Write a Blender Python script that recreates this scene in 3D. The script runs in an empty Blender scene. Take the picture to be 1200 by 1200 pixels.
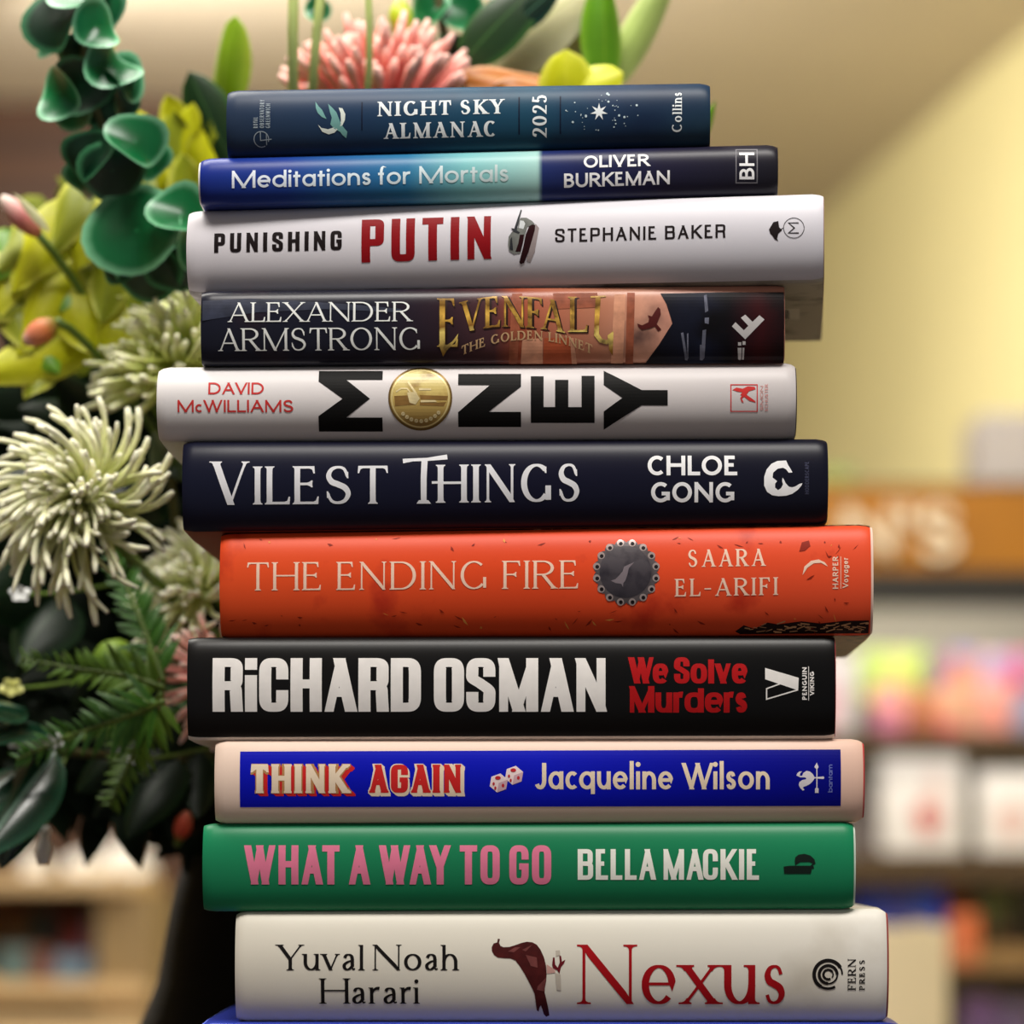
import bpy, bmesh, math, random
from math import sin, cos, pi, sqrt, radians
from mathutils import Vector, Matrix, noise
from mathutils.geometry import tessellate_polygon, delaunay_2d_cdt

SC = bpy.context.scene
COL = SC.collection
S = 0.0003125            # metres on the spine plane for one photo pixel
D = 1.30                 # camera to spine plane
PXD = D / S
HX, HY = 600.0, 1005.0    # vanishing point of the level camera
ZC = 0.0905              # camera height over the table top

def lin(c):
    return tuple(((v / 255.0) / 12.92 if v / 255.0 <= 0.04045 else ((v / 255.0 + 0.055) / 1.055) ** 2.4) for v in c)

def P(px, py, y=0.0):
    """point of the place seen at photo pixel (px, py) standing y behind the spine plane"""
    k = (D + y) / PXD
    return Vector(((px - HX) * k, y, ZC + (HY - py) * k))

# ------------------------------------------------------------------ objects
def mesh_obj(name, bm, mats, parent=None, smooth=True, angle=None):
    me = bpy.data.meshes.new(name)
    bm.normal_update()
    bm.to_mesh(me); bm.free()
    for m in (mats if isinstance(mats, (list, tuple)) else [mats]):
        me.materials.append(m)
    if smooth:
        me.polygons.foreach_set('use_smooth', [True] * len(me.polygons))
        if angle is not None:
            me.set_sharp_from_angle(angle=radians(angle))
    o = bpy.data.objects.new(name, me)
    COL.objects.link(o)
    if parent: o.parent = parent
    return o

def tag(o, label=None, cat=None, group=None, kind=None):
    if label: o['label'] = label
    if cat: o['category'] = cat
    if group: o['group'] = group
    if kind: o['kind'] = kind
    return o

def empty(name, loc=(0, 0, 0), rz=0.0):
    o = bpy.data.objects.new(name, None)
    o.empty_display_size = 0.02
    COL.objects.link(o)
    o.location = loc; o.rotation_euler = (0, 0, rz)
    return o

# ------------------------------------------------------------------ materials
def mat(name, col, rough=0.5, spec=0.4, metal=0.0, noise_amt=0.06, noise_scale=60.0, bump=0.0, emis=None, emis_s=0.0, coat=0.0, sss=0.0, trans=0.0):
    m = bpy.data.materials.new(name); m.use_nodes = True
    nt = m.node_tree; b = nt.nodes['Principled BSDF']
    c = lin(col)
    b.inputs['Roughness'].default_value = rough
    b.inputs['Specular IOR Level'].default_value = spec
    b.inputs['Metallic'].default_value = metal
    b.inputs['Coat Weight'].default_value = coat
    if sss:
        b.inputs['Subsurface Weight'].default_value = sss
        b.inputs['Subsurface Radius'].default_value = (0.006, 0.006, 0.003)
        b.inputs['Subsurface Scale'].default_value = 0.5
    tc = nt.nodes.new('ShaderNodeTexCoord')
    nz = nt.nodes.new('ShaderNodeTexNoise'); nz.inputs['Scale'].default_value = noise_scale; nz.inputs['Detail'].default_value = 3
    nt.links.new(tc.outputs['Object'], nz.inputs['Vector'])
    rp = nt.nodes.new('ShaderNodeValToRGB')
    rp.color_ramp.elements[0].position = 0.3; rp.color_ramp.elements[1].position = 0.7
    rp.color_ramp.elements[0].color = (*[v * (1 - noise_amt) for v in c], 1)
    rp.color_ramp.elements[1].color = (*[min(1, v * (1 + noise_amt)) for v in c], 1)
    nt.links.new(nz.outputs['Fac'], rp.inputs['Fac'])
    nt.links.new(rp.outputs['Color'], b.inputs['Base Color'])
    if bump:
        bp = nt.nodes.new('ShaderNodeBump'); bp.inputs['Strength'].default_value = bump; bp.inputs['Distance'].default_value = 0.0006
        nt.links.new(nz.outputs['Fac'], bp.inputs['Height']); nt.links.new(bp.outputs['Normal'], b.inputs['Normal'])
    if emis:
        b.inputs['Emission Color'].default_value = (*lin(emis), 1); b.inputs['Emission Strength'].default_value = emis_s
    return m

def ramp_mat(name, stops, rough=0.42, axis='X', lo=0.0, hi=1.0, spec=0.4, noise_mix=None, noise_scale=40.0, coord='Object', distort=0.0, interp='LINEAR'):
    """colour ramp along a local axis between lo and hi; stops = [(t, colour)]; noise_mix = (colour, threshold0, threshold1)"""
    m = bpy.data.materials.new(name); m.use_nodes = True
    nt = m.node_tree; b = nt.nodes['Principled BSDF']
    b.inputs['Roughness'].default_value = rough
    b.inputs['Specular IOR Level'].default_value = spec
    tc = nt.nodes.new('ShaderNodeTexCoord')
    sp = nt.nodes.new('ShaderNodeSeparateXYZ'); nt.links.new(tc.outputs[coord], sp.inputs[0])
    mr = nt.nodes.new('ShaderNodeMapRange'); mr.inputs['From Min'].default_value = lo; mr.inputs['From Max'].default_value = hi
    nt.links.new(sp.outputs[axis], mr.inputs['Value'])
    fac = mr.outputs['Result']
    nz = nt.nodes.new('ShaderNodeTexNoise'); nz.inputs['Scale'].default_value = noise_scale; nz.inputs['Detail'].default_value = 5
    nt.links.new(tc.outputs[coord], nz.inputs['Vector'])
    if distort:
        ad = nt.nodes.new('ShaderNodeMath'); ad.operation = 'MULTIPLY_ADD'; ad.inputs[1].default_value = distort; 
        nt.links.new(nz.outputs['Fac'], ad.inputs[0]); nt.links.new(fac, ad.inputs[2])
        sb = nt.nodes.new('ShaderNodeMath'); sb.operation = 'SUBTRACT'; sb.inputs[1].default_value = distort * 0.5
        nt.links.new(ad.outputs[0], sb.inputs[0]); fac = sb.outputs[0]
    rp = nt.nodes.new('ShaderNodeValToRGB'); rp.color_ramp.interpolation = interp
    while len(rp.color_ramp.elements) < len(stops): rp.color_ramp.elements.new(0.5)
    for e, (t, c) in zip(rp.color_ramp.elements, stops):
        e.position = t; e.color = (*lin(c), 1)
    nt.links.new(fac, rp.inputs['Fac'])
    out = rp.outputs['Color']
    if noise_mix:
        c, t0, t1 = noise_mix
        r2 = nt.nodes.new('ShaderNodeMapRange'); r2.inputs['From Min'].default_value = t0; r2.inputs['From Max'].default_value = t1
        nt.links.new(nz.outputs['Fac'], r2.inputs['Value'])
        mx = nt.nodes.new('ShaderNodeMix'); mx.data_type = 'RGBA'
        nt.links.new(r2.outputs['Result'], mx.inputs['Factor']); nt.links.new(out, mx.inputs['A'])
        mx.inputs['B'].default_value = (*lin(c), 1); out = mx.outputs['Result']
    nt.links.new(out, b.inputs['Base Color'])
    return m

# ------------------------------------------------------------------ lettering: glyph skeletons drawn with a broad pen
# stroke = (weight, path, start serif, end serif); T thick, t thin, a by direction, or a list of weights along the path
def arc(cx, cy, rx, ry, a0, a1): return ('a', cx, cy, rx, ry, a0, a1)
SPL_S = ('s', [(.90, .78), (.76, .95), (.5, 1), (.2, .94), (.06, .76), (.2, .59), (.5, .51), (.82, .41), (.96, .24), (.8, .06), (.48, 0), (.2, .05), (.04, .22)])
W_S = [.15, .1, .0, .35, .75, 1, 1, 1, .75, .35, .0, .1, .15]
G = {
 'A': (.74, [('t', [(0, 0), (.5, 1)], 'b', ''), ('T', [(.5, 1), (1, 0)], '', 'b'), ('t', [(.18, .33), (.82, .33)], '', '')]),
 'B': (.60, [('T', [(0, 0), (0, 1)], 'l', 'l'), ('a', [(0, 1), (.42, 1), arc(.42, .765, .46, .235, 90, -90), (0, .53)], '', ''), ('a', [(0, .53), (.46, .53), arc(.46, .265, .54, .265, 90, -90), (0, 0)], '', '')]),
 'C': (.74, [('a', [arc(.52, .5, .52, .5, 48, 312)], 'c', '')]),
 'D': (.76, [('T', [(0, 0), (0, 1)], 'l', 'l'), ('a', [(0, 1), (.38, 1), arc(.38, .5, .62, .5, 90, -90), (0, 0)], '', '')]),
 'E': (.52, [('T', [(0, 0), (0, 1)], 'l', 'l'), ('t', [(0, 1), (.94, 1)], '', 'd'), ('t', [(0, .53), (.82, .53)], '', 'm'), ('t', [(0, 0), (1, 0)], '', 'u')]),
 'F': (.50, [('T', [(0, 0), (0, 1)], 'b', 'l'), ('t', [(0, 1), (1, 1)], '', 'd'), ('t', [(0, .51), (.84, .51)], '', 'm')]),
 'G': (.78, [('a', [arc(.52, .5, .52, .5, 48, 318)], 'c', ''), ('T', [(1, .02), (1, .42)], '', 'b'), ('g', [(.58, .42), (1, .42)], '', '')]),
 'H': (.76, [('T', [(0, 0), (0, 1)], 'b', 'b'), ('T', [(1, 0), (1, 1)], 'b', 'b'), ('t', [(0, .52), (1, .52)], '', '')]),
 'I': (0, [('T', [(.5, 0), (.5, 1)], 'b', 'b')]),
 'J': (.38, [('a', [(1, 1), (1, .3), arc(.45, .3, .55, .3, 0, -150)], 'b', '')]),
 'K': (.68, [('T', [(0, 0), (0, 1)], 'b', 'b'), ('t', [(.95, 1), (0, .38)], 'b', ''), ('T', [(.28, .58), (1, 0)], '', 'b')]),
 'L': (.50, [('T', [(0, 0), (0, 1)], 'l', 'b'), ('t', [(0, 0), (1, 0)], '', 'u')]),
 'M': (.92, [('t', [(0, 0), (0, 1)], 'b', 'l'), ('T', [(0, 1), (.5, 0)], '', ''), ('t', [(.5, 0), (1, 1)], '', ''), ('T', [(1, 1), (1, 0)], 'r', 'b')]),
 'N': (.78, [('t', [(0, 0), (0, 1)], 'b', 'l'), ('T', [(0, 1), (1, 0)], '', ''), ('t', [(1, 0), (1, 1)], '', 'b')]),
 'O': (.82, [('a', [arc(.5, .5, .5, .5, 0, 360)], '', '')]),
 'P': (.57, [('T', [(0, 0), (0, 1)], 'b', 'l'), ('a', [(0, 1), (.42, 1), arc(.42, .74, .58, .26, 90, -90), (0, .48)], '', '')]),
 'R': (.66, [('T', [(0, 0), (0, 1)], 'b', 'l'), ('a', [(0, 1), (.40, 1), arc(.40, .75, .52, .25, 90, -90), (0, .5)], '', ''), ('T', [(.42, .5), (1, 0)], '', 'b')]),
 'S': (.60, [(W_S, [SPL_S], 'c', 'e')]),
 'T': (.64, [('T', [(.5, 0), (.5, 1)], 'b', ''), ('t', [(0, 1), (1, 1)], 'd', 'd')]),
 'U': (.72, [('a', [(0, 1), (0, .36), arc(.5, .36, .5, .36, 180, 360), (1, 1)], 'b', 'b')]),
 'V': (.74, [('T', [(0, 1), (.5, 0)], 'b', ''), ('t', [(.5, 0), (1, 1)], '', 'b')]),
 'W': (1.06, [('T', [(0, 1), (.27, 0)], 'b', ''), ('t', [(.27, 0), (.5, 1)], '', ''), ('T', [(.5, 1), (.73, 0)], '', ''), ('t', [(.73, 0), (1, 1)], '', 'b')]),
 'X': (.72, [('T', [(0, 1), (1, 0)], 'b', 'b'), ('t', [(0, 0), (1, 1)], 'b', 'b')]),
 'Y': (.70, [('T', [(.5, 0), (.5, .46)], 'b', ''), ('T', [(0, 1), (.5, .42)], 'b', ''), ('t', [(1, 1), (.5, .42)], 'b', '')]),
 '2': (.52, [('a', [('s', [(.05, .74), (.2, .95), (.5, 1), (.85, .92), (.97, .72), (.8, .48), (.4, .22), (.0, .0)])], '', ''), ('t', [(0, 0), (1, 0)], '', 'u')]),
 '0': (.56, [('a', [arc(.5, .5, .5, .5, 0, 360)], '', '')]),
 '5': (.50, [('a', [(.9, 1), (.18, 1), (.1, .55)], '', ''), ('a', [('s', [(.1, .55), (.4, .64), (.75, .58), (.98, .33), (.8, .07), (.45, 0), (.15, .04), (.0, .16)])], '', '')]),
 '-': (.34, [('t', [(0, .4), (1, .4)], '', '')]),
 "'": (0, [('T', [(.5, .68), (.5, 1)], '', '')]),
 # lower case, 1 = x height, 1.5 = ascender
 'a': (.74, [('a', [arc(.5, .5, .5, .5, 0, 360)], '', ''), ('T', [(1, 0), (1, 1)], '', '')]),
 'b': (.78, [('T', [(0, 0), (0, 1.5)], '', 'l'), ('a', [arc(.5, .5, .5, .5, 0, 360)], '', '')]),
 'c': (.66, [('a', [arc(.52, .5, .52, .5, 48, 312)], '', '')]),
 'd': (.78, [('T', [(1, 0), (1, 1.5)], 'r', 'l'), ('a', [arc(.5, .5, .5, .5, 0, 360)], '', '')]),
 'e': (.74, [('a', [(.02, .52), (1, .52), arc(.5, .5, .5, .5, 0, 318)], '', '')]),
 'f': (.42, [('a', [(.38, 0), (.38, 1.1), arc(.75, 1.12, .37, .38, 180, 75)], 'b', ''), ('t', [(0, .95), (.9, .95)], '', '')]),
 'g': (.76, [('a', [arc(.5, .5, .5, .5, 0, 360)], '', ''), ('a', [(1, 1), (1, 0), arc(.5, 0, .5, .45, 0, -160)], '', '')]),
 'h': (.68, [('T', [(0, 0), (0, 1.5)], 'b', 'l'), ('a', [(0, .5), arc(.5, .5, .5, .5, 180, 0), (1, 0)], '', 'b')]),
 'i': (0, [('T', [(.5, 0), (.5, 1)], 'b', 'l'), ('dot', [(.5, 1.36)], '', '')]),
 'l': (0, [('T', [(.5, 0), (.5, 1.5)], 'b', 'l')]),
 'm': (1.12, [('T', [(0, 0), (0, 1)], 'b', 'l'), ('a', [(0, .5), arc(.25, .6, .25, .4, 180, 0), (.5, 0)], '', 'b'), ('a', [(.5, .5), arc(.75, .6, .25, .4, 180, 0), (1, 0)], '', 'b')]),
 'n': (.68, [('T', [(0, 0), (0, 1)], 'b', 'l'), ('a', [(0, .5), arc(.5, .5, .5, .5, 180, 0), (1, 0)], '', 'b')]),
 'o': (.78, [('a', [arc(.5, .5, .5, .5, 0, 360)], '', '')]),
 'q': (.78, [('T', [(1, -.45), (1, 1)], '', ''), ('a', [arc(.5, .5, .5, .5, 0, 360)], '', '')]),
 'r': (.50, [('T', [(0, 0), (0, 1)], 'b', 'l'), ([.3, .3, .4, .7, 1], [(0, .45), arc(.75, .5, .75, .5, 180, 75)], '', '')]),
 's': (.50, [(W_S, [SPL_S], '', '')]),
 't': (.40, [('T', [(.42, 0), (.42, 1.34)], '', ''), ('t', [(0, .95), (1, .95)], '', '')]),
 'u': (.68, [('T', [(1, 0), (1, 1)], 'r', 'l'), ('a', [(0, 1), (0, .5), arc(.5, .5, .5, .5, 180, 360)], 'l', '')]),
 'v': (.74, [('T', [(0, 1), (.5, 0)], 'b', ''), ('t', [(.5, 0), (1, 1)], '', 'b')]),
 'w': (1.05, [('T', [(0, 1), (.27, 0)], 'b', ''), ('t', [(.27, 0), (.5, 1)], '', ''), ('T', [(.5, 1), (.73, 0)], '', ''), ('t', [(.73, 0), (1, 1)], '', 'b')]),
 'x': (.74, [('T', [(0, 1), (1, 0)], 'b', 'b'), ('t', [(0, 0), (1, 1)], 'b', 'b')]),
 'y': (.74, [('T', [(0, 1), (.5, 0)], 'b', ''), ('t', [(1, 1), (.3, -.45)], 'b', '')]),
}
DBL_A = (.62, [('a', [('s', [(.06, .78), (.22, .96), (.48, 1), (.72, .9), (.8, .68)]), (.8, .18)], '', ''), ('t', [('s', [(.8, .18), (.86, .02), (1.06, .06)])], '', ''),
               ('a', [('s', [(.8, .6), (.4, .52), (.06, .34), (.04, .14), (.26, 0), (.55, .06), (.8, .24)])], '', '')])
T_SER = (.44, [('a', [('s', [(.38, 1.3), (.38, 1.0), (.38, .5), (.38, .2), (.5, .02), (.72, 0), (1, .1)])], '', ''), ('t', [(0, .97), (.95, .97)], '', '')])
COND = {
 'C': (.56, [('a', [(1, .62), (1, .74), arc(.5, .74, .5, .26, 0, 180), (0, .26), arc(.5, .26, .5, .26, 180, 360), (1, .38)], '', '')]),
 'G': (.58, [('a', [(1, .66), (1, .74), arc(.5, .74, .5, .26, 0, 180), (0, .26), arc(.5, .26, .5, .26, 180, 360), (1, .45)], '', ''), ('t', [(.52, .45), (1, .45)], '', '')]),
 'O': (.58, [('a', [(1, .26), (1, .74), arc(.5, .74, .5, .26, 0, 180), (0, .26), arc(.5, .26, .5, .26, 180, 360)], '', '')]),
 'D': (.58, [('T', [(0, 0), (0, 1)], '', ''), ('a', [(0, 1), (.45, 1), arc(.45, .72, .55, .28, 90, 0), (1, .28), arc(.45, .28, .55, .28, 0, -90), (0, 0)], '', '')]),
 'U': (.58, [('a', [(0, 1), (0, .26), arc(.5, .26, .5, .26, 180, 360), (1, 1)], '', '')]),
 'P': (.56, [('T', [(0, 0), (0, 1)], '', ''), ('a', [(0, 1), (.5, 1), arc(.5, .84, .5, .16, 90, 0), (1, .6), arc(.5, .6, .5, .16, 0, -90), (0, .44)], '', '')]),
 'R': (.58, [('T', [(0, 0), (0, 1)], '', ''), ('a', [(0, 1), (.5, 1), arc(.5, .84, .5, .16, 90, 0), (1, .64), arc(.5, .64, .5, .16, 0, -90), (0, .48)], '', ''), ('a', [(.5, .48), arc(.5, .32, .46, .16, 90, 0), (1, 0)], '', '')]),
 'B': (.58, [('T', [(0, 0), (0, 1)], '', ''), ('a', [(0, 1), (.5, 1), arc(.5, .86, .46, .14, 90, 0), (.96, .66), arc(.5, .66, .46, .13, 0, -90), (0, .53)], '', ''), ('a', [(0, .53), (.5, .53), arc(.5, .38, .5, .15, 90, 0), (1, .16), arc(.5, .16, .5, .16, 0, -90), (0, 0)], '', '')]),
 'S': (.56, [('a', [(1, .68), (1, .76), arc(.5, .76, .5, .24, 0, 180), ('s', [(0, .76), (.04, .64), (.5, .52), (.96, .38), (1, .24)]), arc(.5, .24, .5, .24, 0, -180), (0, .34)], '', '')]),
 'J': (.38, [('a', [(1, 1), (1, .26), arc(.4, .26, .6, .26, 0, -180)], '', '')]),
 'E': (.46, G['E'][1]), 'F': (.44, G['F'][1]), 'L': (.44, G['L'][1]), 'T': (.52, G['T'][1]), 'H': (.60, G['H'][1]), 'N': (.62, G['N'][1]), 'A': (.62, G['A'][1]), 'V': (.62, G['V'][1]), 'Y': (.60, G['Y'][1]), 'K': (.60, G['K'][1]), 'M': (.78, G['M'][1]), 'W': (.92, G['W'][1]),
 'i': (0, [('T', [(.5, 0), (.5, .68)], '', ''), ('T', [(.5, .78), (.5, 1)], '', '')]),
}
ADJ = {'c': .13, 'C': .10, 'r': .16, 'f': .1, 'e': .02, 'L': .06, 'T': .03}
KERN = {'AV', 'VA', 'AW', 'WA', 'AY', 'YA', 'TA', 'AT', 'LT', 'LV', 'FA', 'PA', 'RT', 'Yu', 'VI', 'LY', 'AC', 'To', 'We', 'Wi', 'Vo'}

class Font:
    def __init__(s, thick, thin, serif=0.0, n=2.0, cond=False, track=0.12, st=None, lower_serif=False, xh=0.66, asc=None, space=.34, bracket=1.0, sterm=False):
        s.T, s.t, s.serif, s.n, s.cond, s.track, s.xh, s.space, s.bracket = thick, thin, serif, n, cond, track, xh, space, bracket
        s.st = st if st is not None else thin * .8
        s.dbl = lower_serif
        s.asc = asc

def catmull(pts, n=7):
    out = []
    q = [pts[0]] + list(pts) + [pts[-1]]
    for i in range(1, len(q) - 2):
        p0, p1, p2, p3 = q[i - 1], q[i], q[i + 1], q[i + 2]
        for k in range(n):
            t = k / n
            out.append(tuple(.5 * (2 * p1[j] + (p2[j] - p0[j]) * t + (2 * p0[j] - 5 * p1[j] + 4 * p2[j] - p3[j]) * t * t + (3 * p1[j] - p0[j] - 3 * p2[j] + p3[j]) * t ** 3) for j in (0, 1)))
    out.append(tuple(pts[-1]))
    return out

def flat_path(path, n):
    out = []
    for it in path:
        if it[0] == 'a':
            _, cx, cy, rx, ry, a0, a1 = it
            k = max(6, int(abs(a1 - a0) / 9))
            for i in range(k + 1):
                a = radians(a0 + (a1 - a0) * i / k); c, s_ = cos(a), sin(a)
                out.append((cx + rx * math.copysign(abs(c) ** (2 / n), c), cy + ry * math.copysign(abs(s_) ** (2 / n), s_)))
        elif it[0] == 's':
            out += catmull(it[1])
        else:
            out.append(it)
    res = [out[0]]
    for p in out[1:]:
        if abs(p[0] - res[-1][0]) + abs(p[1] - res[-1][1]) > 1e-4: res.append(p)
    return res

def stroke_polys(pts, widths, cuts=(None, None)):
    """quads of a stroke of varying width; cuts = exact y of a level end cut"""
    n = len(pts)
    L, R = [], []
    tang = []
    for i in range(n):
        if i == 0: d0 = d1 = (pts[1][0] - pts[0][0], pts[1][1] - pts[0][1])
        elif i == n - 1: d0 = d1 = (pts[i][0] - pts[i - 1][0], pts[i][1] - pts[i - 1][1])
        else:
            d0 = (pts[i][0] - pts[i - 1][0], pts[i][1] - pts[i - 1][1]); d1 = (pts[i + 1][0] - pts[i][0], pts[i + 1][1] - pts[i][1])
        l0 = math.hypot(*d0) or 1e-9; l1 = math.hypot(*d1) or 1e-9
        u0 = (d0[0] / l0, d0[1] / l0); u1 = (d1[0] / l1, d1[1] / l1)
        tx, ty = u0[0] + u1[0], u0[1] + u1[1]; l = math.hypot(tx, ty) or 1e-9
        tx, ty = tx / l, ty / l
        c = max(.55, tx * u0[0] + ty * u0[1])
        h = widths[i] / 2 / c
        L.append([pts[i][0] - ty * h, pts[i][1] + tx * h]); R.append([pts[i][0] + ty * h, pts[i][1] - tx * h])
        tang.append((tx, ty))
    for e, cut in zip((0, n - 1), cuts):
        if cut is None: continue
        tx, ty = tang[e]
        if abs(ty) < .25: continue
        for q in (L[e], R[e]):
            k = (cut - q[1]) / ty
            q[0] += tx * k; q[1] = cut
    return [[L[i], R[i], R[i + 1], L[i + 1]] for i in range(n - 1)]

def glyph(ch, font, H, W):
    """polygons of one glyph in local px, x from 0 to W, baseline 0"""
    low = ch.islower() and not (font.cond and ch == 'i' and font.cond == 'impact')
    src = None
    if font.cond and ch in COND and (not low): src = COND[ch]
    if src is None and font.dbl and ch == 'a': src = DBL_A
    if src is None and font.dbl and ch == 't': src = T_SER
    if src is None: src = G[ch]
    hh = H * font.xh if low else H
    T, t = font.T * (0.94 if low else 1), font.t
    ix, iy = T / 2, t / 2
    polys = []
    def mp(p):
        x = ix + p[0] * (W - 2 * ix)
        y = iy + p[1] * (hh - 2 * iy)
        if low and p[1] > 1.2: y = iy + hh - 2 * iy + (p[1] - 1) / .5 * ((font.asc or 1.02) * H - hh) 
        return (x, y)
    for cls, path, s0, s1 in src[1]:
        if cls == 'dot':
            x, y = mp(path[0]); r = T * .62
            y = max(y, hh + r * 1.5)
            if font.serif or font.cond is False:
                polys.append([[x + r * cos(a * pi / 8), y + r * sin(a * pi / 8)] for a in range(16)])
            else:
                polys.append([[x - T / 2, y - T * .4], [x + T / 2, y - T * .4], [x + T / 2, y + T * .4], [x - T / 2, y + T * .4]])
            continue
        if cls == 'g':
            if font.serif: continue
            cls = 't'
        fp = flat_path(path, font.n)
        pts = [mp(p) for p in fp]
        n = len(pts)
        closed = math.hypot(pts[0][0] - pts[-1][0], pts[0][1] - pts[-1][1]) < 1e-3
        ws = []
        for i in range(n):
            if cls == 'T': w = T
            elif cls == 't': w = t
            elif isinstance(cls, list):
                q = i / (n - 1) * (len(cls) - 1); j = min(int(q), len(cls) - 2); f = q - j
                w = t + (T * 1.05 - t) * (cls[j] * (1 - f) + cls[j + 1] * f)
            else:
                if closed: a, b_ = pts[(i - 1) % (n - 1)], pts[(i + 1) % (n - 1)]
                else: a, b_ = pts[max(0, i - 1)], pts[min(n - 1, i + 1)]
                dx, dy = b_[0] - a[0], b_[1] - a[1]; l = math.hypot(dx, dy) or 1
                w = t + (T * (1.06 if font.serif else 1) - t) * abs(dy / l) ** 1.35
            ws.append(w)
        cuts = [None, None]
        for e, (p, m, nb) in enumerate(((fp[0], 0, 1), (fp[-1], -1, -2))):
            top = p[1]
            q = pts[nb]; dy = abs(q[1] - pts[m][1]); dx = abs(q[0] - pts[m][0])
            if dy > .3 * dx:
                if abs(top) < 1e-6: cuts[e] = 0.0
                elif abs(top - 1) < 1e-6: cuts[e] = hh
                elif top > 1.2: cuts[e] = pts[m][1]
            else:
                if abs(p[0]) < 1e-6 and cls == 't': pts[m] = (0.0, pts[m][1])
                elif abs(p[0] - 1) < 1e-6 and cls == 't': pts[m] = (W, pts[m][1])
        if closed:
            pts = pts[:-1]; ws = ws[:-1]
            k = len(pts); LL, RR = [], []
            for i in range(k):
                a, b_ = pts[i - 1], pts[(i + 1) % k]
                dx, dy = b_[0] - a[0], b_[1] - a[1]; l = math.hypot(dx, dy) or 1
                h = ws[i] / 2
                LL.append([pts[i][0] - dy / l * h, pts[i][1] + dx / l * h]); RR.append([pts[i][0] + dy / l * h, pts[i][1] - dx / l * h])
            polys += [[LL[i], RR[i], RR[(i + 1) % k], LL[(i + 1) % k]] for i in range(k)]
            continue
        if n == 2:
            m_ = [((pts[0][0] * (1 - f) + pts[1][0] * f), (pts[0][1] * (1 - f) + pts[1][1] * f)) for f in [i / 6 for i in range(7)]]
            polys += stroke_polys(m_, [ws[0]] * 7, cuts)
        else:
            polys += stroke_polys(pts, ws, cuts)
        if ch in 'NM' and n == 2:
            for q in polys[-6:]:
                for v in q: v[0] = min(max(v[0], 0.0), W)
        # serifs
        if font.serif:
            for e, code in ((0, s0), (1, s1)):
                if not code: continue
                m, nb = (0, 1) if e == 0 else (-1, -2)
                x, y = pts[m]; w = ws[m]
                sl = font.serif * (0.85 if low else 1)
                if code in ('b', 'l', 'r'):
                    cut = cuts[e]
                    if cut is None: continue
                    dirn = 1 if pts[nb][1] > y else -1     # into the stem
                    ddx = (pts[nb][0] - x) / (abs(pts[nb][1] - y) or 1)
                    x = x + ddx * abs(cut - y) * (-1 if abs(cut - pts[nb][1]) > abs(y - pts[nb][1]) else 1)
                    hw = w / 2 * sqrt(1 + ddx * ddx)
                    st, br = font.st, font.st * 1.9 * font.bracket
                    for sd in ((-1, 1) if code == 'b' else ((-1,) if code == 'l' else (1,))):
                        pp = [[x, cut], [x + sd * (hw + sl), cut], [x + sd * (hw + sl), cut + dirn * st * .75]]
                        for q in range(1, 5):
                            f = q / 4
                            pp.append([x + sd * (hw + sl * (1 - f) ** 2.2) + ddx * br * f, cut + dirn * (st * .75 + br * f ** 2.0)])
                        pp.append([x + ddx * br, cut + dirn * (st + br)])
                        polys.append(pp)
                elif code in ('u', 'd', 'm'):
                    sgn = 1 if pts[m][0] > pts[nb][0] else -1
                    bl, bw = sl * 1.9 + t, sl * .55 + t * .5
                    for v in ((1,) if code == 'u' else ((-1,) if code == 'd' else (1, -1))):
                        k = .55 if code == 'm' else 1
                        polys.append([[x - sgn * bw * 2.2, y + v * t / 2 * .9], [x - sgn * bw * 2.2, y - v * t / 2], [x, y - v * t / 2], [x + sgn * bw * .25, y + v * (bl * k)], [x - sgn * bw * .35, y + v * (bl * k)], [x - sgn * bw, y + v * t * .9]])
                elif code in ('c', 'e'):
                    if font.serif < 2.0: continue
                    v = -1 if code == 'c' else 1
                    sx = 1 if code == 'c' else -1
                    bl, bw = sl * .9 + t * .7, t * .5
                    polys.append([[x - sx * bw, y - v * t * .9], [x + sx * bw, y - v * t * 1.3], [x + sx * bw * 1.2, y + v * bl], [x + sx * bw * .2, y + v * bl], [x - sx * bw * 1.2, y + v * t * .3]])
    return polys

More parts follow.
